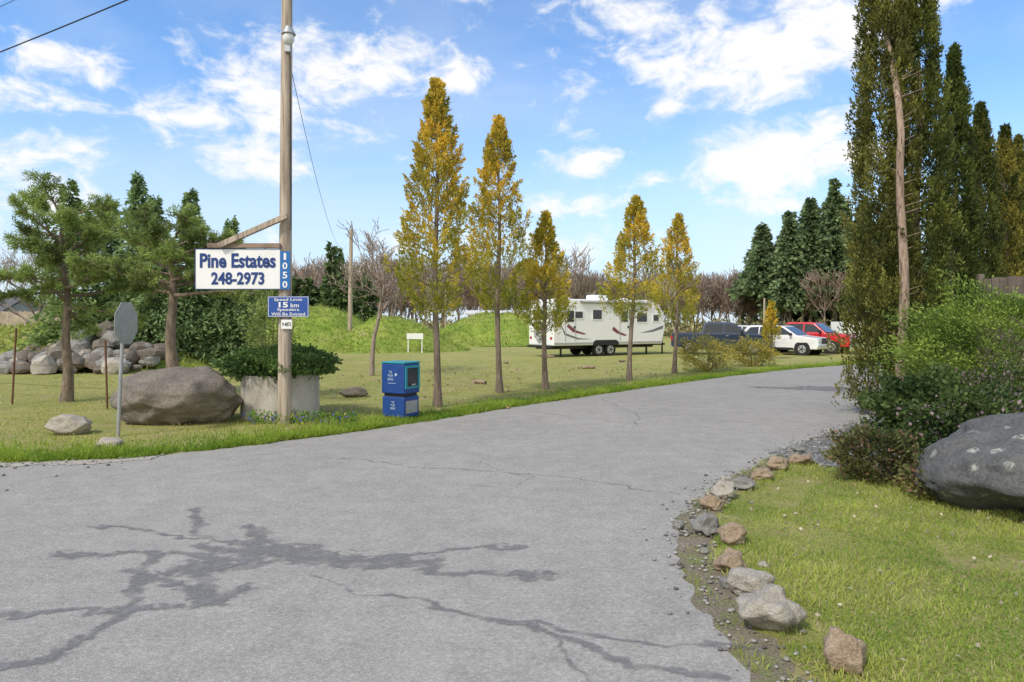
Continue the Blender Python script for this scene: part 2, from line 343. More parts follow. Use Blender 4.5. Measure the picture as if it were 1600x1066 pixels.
def mound(name,x0,x1,y0,y1,fn,st=.4,dz=.14):
    X,Y=np.meshgrid(np.arange(x0,x1,st),np.arange(y0,y1,st)); Z=fn(X,Y)
    Z=Z+np.vectorize(lambda a,b:.4*mnoise.noise(Vector((a*.5,b*.5,0)))+.22*mnoise.noise(Vector((a*1.6,b*1.6,4))))(X,Y)*np.clip(Z,0,1)-dz
    H,W=X.shape; idx=np.arange(H*W).reshape(H,W)
    mb=MB(); mb.add(np.stack([X,Y,Z],-1).reshape(-1,3),np.stack([idx[:-1,:-1],idx[:-1,1:],idx[1:,1:],idx[1:,:-1]],-1).reshape(-1,4),0,smooth=True)
    n=11000; i=rng.integers(0,H*W,n); P=np.stack([X.ravel()[i]+rng.uniform(-.2,.2,n),Y.ravel()[i]+rng.uniform(-.2,.2,n),Z.ravel()[i]-.03],1); P=P[P[:,2]>-.02]
    v=np.clip(.5+.5*np.sin(P[:,0]*.9+2*np.sin(P[:,1]*.7))*np.cos(P[:,2]*2.5+P[:,0]*.5),0,1)[:,None]
    u=np.clip(rng.random((len(P),1))*.5+v*.6,0,1); C=np.array([.18,.30,.035])*(1-u)+np.array([.44,.46,.13])*u
    leaves(mb,P,rng.normal(size=P.shape)*.5+[0,0,1],rng.uniform(.1,.28,len(P)),.07,C,1)
    mb.build(name,[MOUND,GRASSB])
m,nt,out=new_mat('mound_grass_mat'); b=pbsdf(nt,out,.95,.1); n=nz(nt,.5,8,.72,.4); n2=nz(nt,7,6,.75)
c=mix(nt,.42,ramp(nt,n.outputs[0],[(.36,(.16,.27,.035)),(.48,(.28,.39,.055)),(.58,(.38,.42,.10)),(.68,(.44,.35,.20))]).outputs[0],ramp(nt,n2.outputs[0],[(.35,(.12,.19,.03)),(.65,(.42,.50,.13))]).outputs[0])
nt.links.new(c,b.inputs[0]); bump(nt,b,n2.outputs[0],.9,.2); MOUND=m
g=lambda X,Y,x,y,rx,ry,h:h*np.exp(-(((X-x)/rx)**2+((Y-y)/ry)**2)**1.25)
mound('grass_mound',-28,-13,37,49,lambda X,Y:g(X,Y,-18.8,43,4.0,2.8,1.95))
mound('grass_mound',-21,-7,41.5,56,lambda X,Y:g(X,Y,-13.6,47.5,4.3,3.8,3.0),dz=.143)
mound('grass_mound',-15,-1,40.5,52,lambda X,Y:g(X,Y,-8.0,45.5,3.5,2.9,2.25),dz=.146)
mound('grass_mound',-9,8,52,66,lambda X,Y:g(X,Y,-1.0,58,5.8,4,2.75))
mound('grass_mound',-28,-12,25.5,34,lambda X,Y:np.maximum(g(X,Y,-19.5,29,4.5,2.6,1.85),g(X,Y,-15.5,28.3,2.4,2,1.2)))

# ------------------------------------------------------------------ grass blades
roadpoly=[tuple(p) for p in road[::3]]
def grass(mb,P,lmin,lmax,w,ca,cb,lean=.55):
    n=len(P); u=rng.random((n,1))
    nsx=np.sin(P[:,0]*1.9+np.sin(P[:,1]*1.3)*2)*np.cos(P[:,1]*1.7+np.sin(P[:,0]*.9))
    ns2=np.sin(P[:,0]*5.3+2*np.sin(P[:,1]*4.1))*np.sin(P[:,1]*6.1+1.5*np.sin(P[:,0]*3.7))
    u=np.clip(u*.6+.25+nsx[:,None]*.35+ns2[:,None]*.3,0,1)
    C=np.array(ca)*(1-u)+np.array(cb)*u
    L=rng.uniform(lmin,lmax,n)*(1+.3*nsx+.4*ns2)
    leaves(mb,np.column_stack([P,np.zeros(n)]),rng.normal(size=(n,3))*lean+[0,0,1],L,w,C)
mb=MB()
def ringR():
    P=np.column_stack([rng.uniform(1.1,9,400000),rng.uniform(1.9,10.2,400000)])
    k=rng.random(len(P))<np.clip(1.5-P[:,1]/9,.25,1); P=P[k]
    P=P[(P[:,0]<P[:,1]*.8+.6)]
    P=P[~inpoly(P,roadpoly)]
    P=P[~inpoly(P,gp)]
    d=segdist(P,[p for p in Rn[::4]]); keep=(d>.30)|(rng.random(len(P))<.3*(np.sin(P[:,0]*9)*np.sin(P[:,1]*6)>0)); P=P[keep]
    bare=np.sin(P[:,0]*2.3+1.4*np.sin(P[:,1]*1.9))*np.sin(P[:,1]*2.7+1.1*np.sin(P[:,0]*3.1)); return P[(bare<.45)|(rng.random(len(P))<.25)]
P=ringR(); k=rng.random(len(P))
grass(mb,P[k<.76],.02,.07,.007,(.16,.30,.03),(.50,.55,.13),.75)
grass(mb,P[k>=.76],.02,.06,.006,(.44,.40,.17),(.64,.56,.32),.95)
base=np.array([p for p in Ls if -16<p[0]<20])
i=rng.integers(0,len(base),100000); P=base[i]+rng.normal(size=(len(i),2))*.06
off=rng.exponential(.34,len(i)); P=P+np.outer(off,[-.45,.9])
P=P[~inpoly(P,road[::2])]
cl=np.sin(P[:,0]*3.1+2*np.sin(P[:,1]*1.3))*np.sin(P[:,1]*2.3); P=P[(cl<.3)|(rng.random(len(P))<.45)]
grass(mb,P,.03,.14,.014,(.11,.24,.018),(.38,.48,.07),.55)
P=np.column_stack([rng.uniform(-16,14,170000),rng.uniform(9.2,34,170000)]); P=P[rng.random(len(P))<np.clip(12/P[:,1],0,1)**1.3]
P=P[(P[:,0]>-.85*P[:,1])&(P[:,0]<.55*P[:,1])]
P=P[~inpoly(P,roadpoly)]; P=P[P[:,0]<(P[:,1]-12)*.75+1]
bare=np.sin(P[:,0]*1.3+1.4*np.sin(P[:,1]*.9))*np.sin(P[:,1]*1.1+1.1*np.sin(P[:,0]*1.7)); P=P[(bare<.15)|(rng.random(len(P))<.2)]
k=rng.random(len(P))
grass(mb,P[k<.5],.02,.07,.018,(.22,.30,.04),(.50,.50,.12),.8)
grass(mb,P[k>=.5],.02,.06,.02,(.46,.42,.15),(.66,.57,.30),.9)
mb.build('grass',[GRASSB])
mb=MB(); n=110; P=np.column_stack([rng.uniform(1.9,5,n),rng.uniform(3.6,8.5,n),np.full(n,.045)])
leaves(mb,P,rng.normal(size=(n,3))*[1,1,.3],.04,.028,np.tile([.62,.52,.42],(n,1))*rng.uniform(.5,1.2,(n,1)))
n=420; P=np.column_stack([rng.uniform(-6,9,n),rng.uniform(13,28,n),np.full(n,.05)]); P=P[~inpoly(P[:,:2],roadpoly)]; P=P[P[:,0]<(P[:,1]-12)*.75+1]
leaves(mb,P,rng.normal(size=P.shape)*[1,1,.2],.13,.07,np.tile([.40,.28,.17],(len(P),1)))
mb.build('fallen_leaves',[LEAF])

# ------------------------------------------------------------------ trees
def cn(P,s,o=0):
    return np.sin(P[:,0]*s+o+1.5*np.sin(P[:,2]*s*.8))*np.cos(P[:,1]*s*1.1+o*.7)*.5+.5*np.sin(P[:,2]*s*1.3+o+P[:,0]*s*.6)
def columnar(name,x,y,h,zb,w,ns,nl,c_in,c_out,c_low=None,up=.6,sl=.42,ll=.09,lw=.035,prof='tear',lean=0,trunk=True,tr=.075,bark=BARK,toff=(0,0),gap=-.75,spread=.1,seed=0,nbr=40,ttop=.96):
    mb=MB()
    t=rng.random(ns)**.85
    if prof=='tear': R=np.minimum(1,(t/.22+.22))**.8*(1-t)**.78*1.2+.03
    else: R=np.minimum(1,(t/.05+.5))*(1-t**3.2)**.75*(1-.35*t)+.02
    th=rng.random(ns)*2*np.pi
    R=R*w/2*(1+.15*np.sin(3*th+9*t+seed)+.13*np.sin(5*th-21*t+seed*2)+.10*rng.normal(size=ns))*np.sqrt(rng.uniform(.3,1,ns))
    B=np.stack([R*np.cos(th),R*np.sin(th),zb+t*(h-zb)],1)
    keep=cn(B,4.2,seed*1.3)>gap; B=B[keep];th=th[keep];t=t[keep]
    outd=np.stack([np.cos(th),np.sin(th),np.zeros_like(th)],1)
    D=nrm(outd*(1-up)*(1-t[:,None]*.6)+np.array([0,0,1])*up+rng.normal(size=B.shape)*.16)
    ns=len(B); s=rng.random((ns,nl)); szf=(.55+.45*(1-t))[:,None,None]
    P=B[:,None]+D[:,None]*((s-.45)*sl)[:,:,None]*szf+rng.normal(size=(ns,nl,3))*spread*(1.1-s)[:,:,None]*.8*szf
    LD=D[:,None]+rng.normal(size=P.shape)*.45+outd[:,None]*.3
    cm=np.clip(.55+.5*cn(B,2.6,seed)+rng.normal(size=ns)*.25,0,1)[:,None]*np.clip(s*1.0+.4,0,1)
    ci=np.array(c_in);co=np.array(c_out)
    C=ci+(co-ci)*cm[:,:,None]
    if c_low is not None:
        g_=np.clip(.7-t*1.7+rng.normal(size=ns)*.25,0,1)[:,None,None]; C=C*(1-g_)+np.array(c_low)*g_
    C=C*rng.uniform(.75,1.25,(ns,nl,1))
    P=P.reshape(-1,3); P[:,0]+=lean*P[:,2]
    leaves(mb,P,LD.reshape(-1,3),rng.uniform(.6,1.2,len(P))*ll,lw,C.reshape(-1,3),1)
    if trunk:
        zt=np.linspace(-.1,h*ttop,14)
        fz=np.clip(1-(zt/(h*ttop)-.7)/.3,0,1)
        pts=np.stack([toff[0]*fz+lean*zt+.03*np.sin(zt*1.3+seed),toff[1]*fz+.03*np.cos(zt*1.7+seed),zt],1)
        tube(mb,pts,tr*(1-zt/h*.8)+.008+.05*np.exp(-np.maximum(zt,0)*5),9,0)
        for i in range(min(nbr,ns)):
            b0=B[i]; z0=max(zb*.9,b0[2]-.25*math.hypot(b0[0],b0[1])-.2)
            tube(mb,[(lean*z0,0,z0),((b0[0])*.5+lean*z0,(b0[1])*.5,(z0+b0[2])/2-.02),(b0[0]+lean*b0[2],b0[1],b0[2])],[.018,.012,.005],4,0)
        if toff!=(0,0):
            for i in range(34):
                z0=random.uniform(1.2,h*.62); a_=random.uniform(-2.9,-.3); l_=random.uniform(.12,.4)
                tube(mb,[(toff[0],toff[1],z0),(toff[0]+math.cos(a_)*l_,toff[1]+math.sin(a_)*l_,z0+l_*.3)],[.012,.004],4,0)
    return mb.build(name,[bark,LEAF],(x,y,0))
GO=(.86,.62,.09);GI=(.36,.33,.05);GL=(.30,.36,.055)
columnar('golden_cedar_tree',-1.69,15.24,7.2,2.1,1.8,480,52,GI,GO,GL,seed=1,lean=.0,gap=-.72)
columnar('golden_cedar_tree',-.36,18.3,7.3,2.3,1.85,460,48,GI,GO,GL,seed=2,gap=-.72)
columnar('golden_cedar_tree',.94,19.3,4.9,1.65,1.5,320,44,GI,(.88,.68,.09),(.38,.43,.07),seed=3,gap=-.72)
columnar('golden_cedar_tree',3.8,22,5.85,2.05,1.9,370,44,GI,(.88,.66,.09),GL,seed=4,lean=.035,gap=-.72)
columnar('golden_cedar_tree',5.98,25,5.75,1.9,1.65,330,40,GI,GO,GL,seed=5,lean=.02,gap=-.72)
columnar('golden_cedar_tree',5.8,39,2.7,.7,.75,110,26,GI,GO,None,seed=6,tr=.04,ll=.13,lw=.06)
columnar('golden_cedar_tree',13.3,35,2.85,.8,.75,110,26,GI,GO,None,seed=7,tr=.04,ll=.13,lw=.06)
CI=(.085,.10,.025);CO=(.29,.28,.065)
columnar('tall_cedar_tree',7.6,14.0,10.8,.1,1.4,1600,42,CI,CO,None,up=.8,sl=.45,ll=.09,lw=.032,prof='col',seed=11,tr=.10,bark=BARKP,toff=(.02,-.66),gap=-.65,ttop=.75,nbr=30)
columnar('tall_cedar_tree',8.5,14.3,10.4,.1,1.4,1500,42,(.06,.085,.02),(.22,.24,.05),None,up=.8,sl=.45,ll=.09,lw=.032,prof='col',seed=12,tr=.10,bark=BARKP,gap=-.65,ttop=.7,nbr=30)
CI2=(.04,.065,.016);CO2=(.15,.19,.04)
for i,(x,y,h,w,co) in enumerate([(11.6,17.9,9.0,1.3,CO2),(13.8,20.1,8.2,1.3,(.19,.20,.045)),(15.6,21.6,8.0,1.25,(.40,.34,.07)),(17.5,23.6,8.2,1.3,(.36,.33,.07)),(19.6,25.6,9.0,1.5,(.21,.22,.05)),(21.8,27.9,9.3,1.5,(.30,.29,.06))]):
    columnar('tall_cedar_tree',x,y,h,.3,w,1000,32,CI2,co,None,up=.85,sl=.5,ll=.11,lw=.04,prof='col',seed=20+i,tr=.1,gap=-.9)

def pine(name,x,y,h,zb,rx,seed,nl=17,c1=(.09,.13,.035),c2=(.36,.46,.13),tr=.16,curve=.0,sub=3,k=24,flat=.75):
    r=random.Random(seed); mb=MB()
    zt=np.linspace(-.1,h*.86,12); pts=np.stack([curve*np.sin(zt*1.2)+.03*np.sin(zt*3),.03*np.cos(zt*2.3),zt],1)
    tube(mb,pts,tr*(1-zt/h*.75)+.05*np.exp(-np.maximum(zt,0)*3),10,0)
    PT=[];PD=[]
    for i in range(nl):
        f=i/(nl-1); z0=zb+(h-zb)*flat*f; a=i*2.4+r.uniform(-.4,.4)
        ln=rx*(1-.5*f)*r.uniform(.55,1.2); up_=r.uniform(-.05,.45)+.6*f
        p=np.array([curve*math.sin(z0*1.2),0,z0]); br=[p.copy()]
        d=np.array([math.cos(a),math.sin(a),up_*.6])
        K=7
        for q_ in range(K):
            d=d+np.array([r.gauss(0,.14),r.gauss(0,.14),r.gauss(0,.12)]); p=p+nrm(d)*ln/K; br.append(p.copy())
            if q_>=2:
                for q in range(sub):
                    sd=nrm(np.array([r.gauss(0,1),r.gauss(0,1),r.gauss(.2,.5)])+d*.9); sl=r.uniform(.25,.6)*(1-.06*q_)
                    e=p+sd*sl; tube(mb,[p,p+sd*sl*.5+np.array([0,0,.02]),e],[.014,.01,.004],4,0)
                    for ff in (.3,.5,.7,.85,1.0): PT.append(p+sd*sl*ff+np.array([r.gauss(0,.03) for _ in range(3)])); PD.append(sd)
        tube(mb,br,np.linspace(.055*(1-.4*f),.012,len(br)),6,0)
    PT=np.array(PT);PD=np.array(PD); n=len(PT)
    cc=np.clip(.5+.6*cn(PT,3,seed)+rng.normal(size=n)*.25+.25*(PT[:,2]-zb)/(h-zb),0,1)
    P=PT[:,None]+rng.normal(size=(n,k,3))*.03
    D=PD[:,None]*.9+rng.normal(size=(n,k,3))*.7
    C=(np.array(c1)+(np.array(c2)-np.array(c1))*cc[:,None])[:,None]*rng.uniform(.75,1.25,(n,k,1))
    leaves(mb,P.reshape(-1,3),D.reshape(-1,3),rng.uniform(.07,.14,n*k),.018,C.reshape(-1,3),1)
    return mb.build(name,[BARK,LEAF],(x,y,0))
pine('pine_tree',-10.6,16.2,4.8,2.2,1.9,3,nl=23,tr=.12,curve=.06,flat=.85)
pine('pine_tree',-7.78,15.6,4.1,2.5,1.95,8,nl=19,tr=.16,curve=.02)

def fir(mb,x,y,h,w,zb,nw,nb,c1,c2,ll=.3,lw=.12,droop=.25,tr=.2,dens=14,seed=0,mi=(0,1)):
    o=np.array([x,y,0.]); zt=np.linspace(-.2,h,8)
    tube(mb,o+np.stack([0*zt,0*zt,zt],1),tr*(1-zt/h*.93),7,mi[0])
    t=np.linspace(0,.985,nw); dz=(h-zb)/nw
    lob=rng.uniform(0,6.28,2)
    for i,tt in enumerate(t):
        n=max(3,int(nb*(1-tt*.6)))
        a=rng.random(n)*2*np.pi; R=w/2*(1-tt)**.8*(1+.22*np.sin(2*a+lob[0]+tt*6)+.15*np.sin(tt*23+lob[1]))
        r=R*rng.uniform(.45,1.15,n)+.1
        z0=zb+tt*(h-zb)+rng.uniform(-.8,.8,n)*dz; z0=np.minimum(z0,h)[:,None]
        s=rng.random((n,dens))**.75
        rad=s*r[:,None]; X=np.cos(a)[:,None]*rad; Y=np.sin(a)[:,None]*rad
        Z=z0+rad*.15-(rad**2)/(r[:,None]+.3)*droop*1.6+rng.normal(size=s.shape)*.08
        lat=rng.normal(size=s.shape)*.18*(r[:,None]*.6+.3)*(1-s*.6); X=X-np.sin(a)[:,None]*lat; Y=Y+np.cos(a)[:,None]*lat
        P=np.stack([X,Y,Z],-1).reshape(-1,3)
        D=np.stack([np.cos(a)[:,None]+0*s,np.sin(a)[:,None]+0*s,-.35+0*s],-1).reshape(-1,3)+rng.normal(size=P.shape)*.45
        bc=rng.normal(0,.2,(n,1))+0*s
        u=np.clip(.3+bc.reshape(-1,1)+rng.normal(0,.15,(len(P),1))+.5*s.reshape(-1,1)-.1,0,1)
        C=(np.array(c1)*(1-u)+np.array(c2)*u)*rng.uniform(.8,1.2,(len(P),1))
        leaves(mb,P+o,D,rng.uniform(.6,1.2,len(P))*ll*(1-.3*tt),lw,C,mi[1])
mb=MB()
for k,(dx,dy,h,w) in enumerate([(0,0,8.0,3.9),(1.9,.6,7.5,3.4),(-1.6,.8,7.0,3.2),(3.4,1.2,6.3,3.0),(.9,-.4,6.9,3.2)]): fir(mb,dx,dy,h,w,.6,30,17,(.09,.16,.06),(.34,.46,.20),.30,.09,.4,.12,26)
mb.build('deodar_cedar_tree',[BARKD,LEAF],(-15.6,28.5,0))
mb=MB(); fir(mb,0,0,7.5,3.6,.8,28,15,(.08,.14,.045),(.31,.42,.14),.28,.09,.35,.12,24); mb.build('conifer_tree',[BARKD,LEAF],(-17.9,27.6,0))
mb=MB()
for i in range(34):
    u=i/33; x=-33+u*21+rng.uniform(-.6,.6); y=56+rng.uniform(-2,3); h=rng.uniform(4.8,6.6)
    if i in(28,29): h=8.2
    fir(mb,x,y,h,rng.uniform(3.0,4.2),.1,15,13,(.05,.09,.035),(.20,.29,.10),.6,.28,.2,.14,12)
mb.build('distant_conifer_trees',[BARKD,LEAF])
mb=MB()
F=[(33.6,92,12.5),(35.2,96,15.5),(36.6,90,15.5),(38.2,94,17),(39.8,91,18.2),(41.3,95,18.6),(42.6,90,20.5),(43.6,93,19.6),(45.2,93,18.3),(46.6,90,16.4),(48.5,95,17.6),(50,92,16),(52,94,16.5),(54,94,17),(58,92,18),(63,95,18),(70,96,19),(36.5,99,15),(40.5,99,17.5),(44.5,100,18.5),(47.5,99,17.5)]
for i,(x,y,h) in enumerate(F):
    fir(mb,x,y,h,rng.uniform(5.5,7.5),rng.uniform(4,6.5),34,18,(.065,.105,.055),(.26,.35,.16),.95,.42,.3,.26,13)
for i in range(24):
    x=rng.uniform(36,70); fir(mb,x,rng.uniform(101,112),rng.uniform(8,12),5.5,.2,12,9,(.05,.08,.04),(.15,.2,.09),1.0,.5,.2,.25,12)
mb.build('distant_fir_trees',[BARKD,LEAF])

def bare(mb,o,h,spread,seed,depth=4,r0=.09,thin=.004,k=4,nb=(3,5),buds=None):
    r=random.Random(seed)
    def rec(p,d,ln,rad,lv):
        pts=[p]; K=4
        for i in range(K):
            d=nrm(d+np.array([r.gauss(0,.13),r.gauss(0,.13),r.gauss(.03,.1)])); p=p+d*ln/K; pts.append(p)
        tube(mb,pts,np.linspace(rad,max(rad*.55,thin),K+1),k if lv<2 else 3,0)
        if lv>=depth:
            if buds is not None: buds.extend(pts[1:])
            return
        for j in range(r.randint(*nb)):
            f=r.uniform(.3,1); q=pts[min(K,int(f*K+.5))]
            nd=nrm(d*1.0+np.array([r.gauss(0,.65),r.gauss(0,.65),r.gauss(.25,.3)])*spread)
            rec(q,nd,ln*r.uniform(.55,.8),max(rad*.5,thin),lv+1)
    rec(np.array(o,float),np.array([0,0,1.]),h*.33,r0,0)
mb=MB(); buds=[]; bare(mb,(0,0,0),8.0,1.0,4,5,.10,.009,5,(3,4),buds)
B=np.array(buds); B=B[rng.random(len(B))<.6]; leaves(mb,B,rng.normal(size=B.shape),.07,.04,np.tile([.66,.54,.47],(len(B),1)),1)
mb.build('bare_cherry_tree',[BARKG,LEAF],(-4.95,24.1,0))
mb=MB(); bare(mb,(0,0,0),9.8,1.0,6,5,.13,.016,5,(3,4)); mb.build('bare_tree',[BARKG,LEAF],(4.6,50,0))
mb=MB(); bare(mb,(0,0,0),9.6,1.0,16,5,.12,.010,5,(3,4)); mb.build('bare_tree',[BARKG,LEAF],(-22.8,33,0))
mb=MB(); bare(mb,(0,0,0),10.2,1.0,18,5,.13,.016,5,(3,4)); mb.build('bare_tree',[BARKG,LEAF],(-9.4,52,0))
proto=[]
for s in range(4):
    q=MB(); bare(q,(0,0,0),15,.5,40+s,4,.16,.05,3,(3,4)); proto.append(q)
mb=MB()
for i in range(135):
    q=proto[i%4]; x=-38+i*.6+rng.uniform(-.6,.6); y=rng.uniform(86,108); sc=rng.uniform(.8,1.12)*(1.0 if x<8 else .85); a=rng.uniform(0,6.28)
    ca,sa=math.cos(a),math.sin(a)
    V=np.concatenate(q.v)*sc; X=V[:,0]*ca-V[:,1]*sa+x; Y=V[:,0]*sa+V[:,1]*ca+y
    Fq=np.concatenate([f for f,_,_ in q.f]); mb.add(np.stack([X,Y,V[:,2]],1),Fq,i%3)
    n=330; P=np.column_stack([x+rng.normal(size=n)*1.3,y+rng.normal(size=n)*1.3,rng.uniform(.3,1,n)**.8*9.0*sc])
    u=rng.random((n,1)); leaves(mb,P,rng.normal(size=(n,3))*.55+[0,0,1],1.3,.09,np.array([.17,.115,.09])*(1-u)+np.array([.38,.29,.21])*u,3)
W1=barkmat('birch_bark_mat',(.40,.35,.30),(.62,.57,.52)); W2=barkmat('alder_bark_mat',(.24,.17,.14),(.40,.31,.26))
mb.build('distant_bare_trees',[W1,W2,BARKG,LEAF])
mb=MB(); n=9000; P=np.column_stack([rng.uniform(-45,75,n),rng.uniform(78,100,n),rng.random(n)**2*2.0]); u=rng.random((n,1))
leaves(mb,P,rng.normal(size=(n,3))+[0,0,1],.7,.25,np.array([.13,.13,.05])*(1-u)+np.array([.38,.32,.17])*u); mb.build('undergrowth',[LEAF])

def shrub(name,x,y,rx,ry,z0,h,n,c1,c2,ll=.06,lw=.03,seed=0,up=.3,lump=.25,fl=None,stems=14):
    mb=MB(); U=nrm(rng.normal(size=(n,3))); 
    R=(1+lump*np.sin(U[:,0]*5+seed)*np.cos(U[:,1]*6+seed*2)+lump*.7*np.sin(U[:,2]*8+U[:,0]*7+seed)+lump*.5*np.sin(U[:,0]*17+seed)*np.sin(U[:,2]*15))*rng.uniform(.5,1.05,n)**.6
    tall=rng.random(n)<.08; R=R*(1+tall*.2*rng.random(n))
    P=U*R[:,None]*[rx,ry,h/2]+[0,0,z0+h/2]; P=P[P[:,2]>.02]; U=nrm(P-[0,0,z0+h*.4])
    v=np.clip(.5+.5*cn(P,5,seed)+rng.normal(size=len(P))*.2,0,1)[:,None]
    C=(np.array(c1)*(1-v)+np.array(c2)*v)*rng.uniform(.75,1.25,(len(P),1))
    if fl:
        k=rng.random(len(P))<fl[0]; C[k]=np.array(fl[1])*rng.uniform(.7,1.2,(k.sum(),1))
    leaves(mb,P,U+rng.normal(size=P.shape)*.7+[0,0,up],rng.uniform(.6,1.3,len(P))*ll,lw,C,1)
    for i in range(stems):
        q=P[rng.integers(len(P))]; tube(mb,[(q[0]*.1,q[1]*.1,0),(q[0]*.5,q[1]*.5,q[2]*.5),q],[.02,.012,.005],4,0)
    return mb.build(name,[BARKD,LEAF],(x,y,0))
shrub('gold_shrub',7.35,25.9,1.05,.8,.0,1.3,5200,(.20,.20,.04),(.60,.50,.12),.09,.03,1)
shrub('gold_shrub',10.25,29.2,1.05,.8,.0,1.15,4500,(.19,.20,.04),(.55,.44,.10),.10,.035,2)
shrub('green_shrub',8.5,11.9,1.65,1.0,.5,1.95,26000,(.09,.16,.03),(.35,.46,.085),.07,.03,3,lump=.25)
shrub('heather_shrub',7.7,10.6,1.35,.8,.0,1.2,19000,(.05,.085,.025),(.15,.21,.065),.055,.026,5,fl=(.15,(.48,.33,.37)))
shrub('ivy_bush',6.5,10.6,.8,.7,.0,1.05,10000,(.03,.06,.018),(.12,.18,.05),.07,.055,6)
shrub('ivy_bush',6.05,8.8,.85,.55,.0,1.0,11000,(.03,.06,.02),(.14,.20,.055),.065,.045,16,fl=(.06,(.45,.32,.35)))
shrub('heather_shrub',9.2,9.4,1.3,.9,.0,1.5,12000,(.05,.09,.025),(.18,.25,.07),.06,.03,7,fl=(.1,(.48,.33,.37)))
shrub('dark_shrub',4.35,8.15,.52,.42,.0,.6,5200,(.05,.07,.022),(.20,.20,.07),.055,.03,8,fl=(.1,(.30,.16,.11)))
shrub('dark_shrub',4.5,7.3,.3,.25,.0,.42,2200,(.07,.09,.03),(.26,.24,.08),.05,.028,9,fl=(.1,(.30,.16,.12)))

# ------------------------------------------------------------------ planter
m,nt,out=new_mat('concrete_mat'); b=pbsdf(nt,out,.9,.2); n=nz(nt,2.5,7,.65,.2,stretch=(1,1,.5)); n2=nz(nt,30,4,.7)
c=mix(nt,.25,ramp(nt,n.outputs[0],[(.3,(.28,.25,.20)),(.5,(.50,.46,.39)),(.7,(.64,.60,.52))]).outputs[0],ramp(nt,n2.outputs[0],[(.35,(.2,.19,.17)),(.65,(.62,.60,.56))]).outputs[0])
nt.links.new(c,b.inputs[0]); bump(nt,b,n2.outputs[0],.4,.01); CONC=m
SOIL=plain('soil_mat',(.06,.045,.03),.95,.1,var=.4,scale=20)
e=empty('concrete_planter',(-4.66,13.75,0)); mb=MB()
cyl(mb,(0,0,0),.76,.745,0,.86,48,0,cap=False); cyl(mb,(0,0,0),.65,.65,.86,.6,48,0,cap=False)
k=48;a=np.arange(k)*2*np.pi/k; V=np.vstack([np.stack([.745*np.cos(a),.745*np.sin(a),np.full(k,.86)],1),np.stack([.65*np.cos(a),.65*np.sin(a),np.full(k,.86)],1)]); j=np.arange(k)
mb.add(V,np.stack([j,(j+1)%k,k+(j+1)%k,k+j],1),0); ob=mb.build('concrete_ring',[CONC],parent=e)
mb=MB(); cyl(mb,(0,0,0),.65,.65,.5,.78,32,0); mb.build('soil',[SOIL],parent=e)
o=shrub('ivy',-0.02,0,1.08,.98,.74,.62,10500,(.04,.08,.022),(.16,.26,.07),.075,.06,12,lump=.18); o.parent=e
o=shrub('planter_bush',-.28,.25,.45,.4,.95,1.45,3200,(.16,.22,.05),(.42,.50,.14),.08,.022,13,lump=.3); o.parent=e
mb=MB(); n=900; P=np.column_stack([rng.uniform(-4.9,-2.9,n),12.75+rng.normal(size=n)*.13,rng.uniform(0,.2,n)])
u=rng.random((n,1)); C=np.where(u<.13,np.array([.16,.17,.6]),np.where(u<.19,np.array([.8,.7,.1]),np.array([.14,.27,.03])))
leaves(mb,P,rng.normal(size=(n,3))+[0,0,1.2],.07,.03,C); mb.build('flower_bed',[LEAF])

# ------------------------------------------------------------------ writing helper
def txt(body,w,h,cx,y,cz,mat,parent,rot=(math.pi/2,0,0),bold=.012,name='lettering'):
    cu=bpy.data.curves.new(name,'FONT'); cu.body=body; cu.size=1; cu.offset=bold; cu.align_x='CENTER'; cu.extrude=.002; cu.resolution_u=3
    o=bpy.data.objects.new(name,cu); COL.objects.link(o); cu.materials.append(mat); bpy.context.view_layer.update()
    bb=[Vector(c) for c in o.bound_box]; x0=min(v.x for v in bb);x1=max(v.x for v in bb);y0=min(v.y for v in bb);y1=max(v.y for v in bb)
    sx=w/(x1-x0); sy=h/(y1-y0); o.scale=(sx,sy,1); o.rotation_euler=rot; o.parent=parent
    off=Vector((-(x0+x1)/2*sx,-(y0+y1)/2*sy,0)); off.rotate(o.rotation_euler); o.location=Vector((cx,y,cz))+off
    return o
WHITE=plain('white_paint_mat',(.82,.82,.81),.5,.4,var=.05,scale=3)
WHITE2=plain('white_panel_mat',(.84,.84,.83),.35,.5,var=.03,scale=.7)
NAVY=plain('navy_paint_mat',(.015,.05,.20),.5,.4); BLUE=plain('sign_blue_mat',(.02,.08,.33),.45,.5,var=.08)
LBLUE=plain('number_blue_mat',(.015,.14,.42),.45,.5,var=.05)
BLACK=plain('black_mat',(.02,.02,.022),.5,.4); METAL=plain('galvanised_mat',(.42,.43,.44),.45,.5,.5,var=.12)
RUST=plain('rust_mat',(.16,.08,.045),.85,.2,var=.35)
m,nt,out=new_mat('pole_wood_mat'); b=pbsdf(nt,out,.85,.2); n=nz(nt,3,7,.65,.1,stretch=(7,7,.35)); 
r=ramp(nt,n.outputs[0],[(.32,(.18,.145,.11)),(.5,(.42,.345,.27)),(.68,(.60,.51,.41))]); nt.links.new(r.outputs[0],b.inputs[0]); bump(nt,b,n.outputs[0],.5,.02); POLE=m
OLDW=plain('weathered_wood_mat',(.28,.21,.16),.9,.2,var=.4,scale=5)

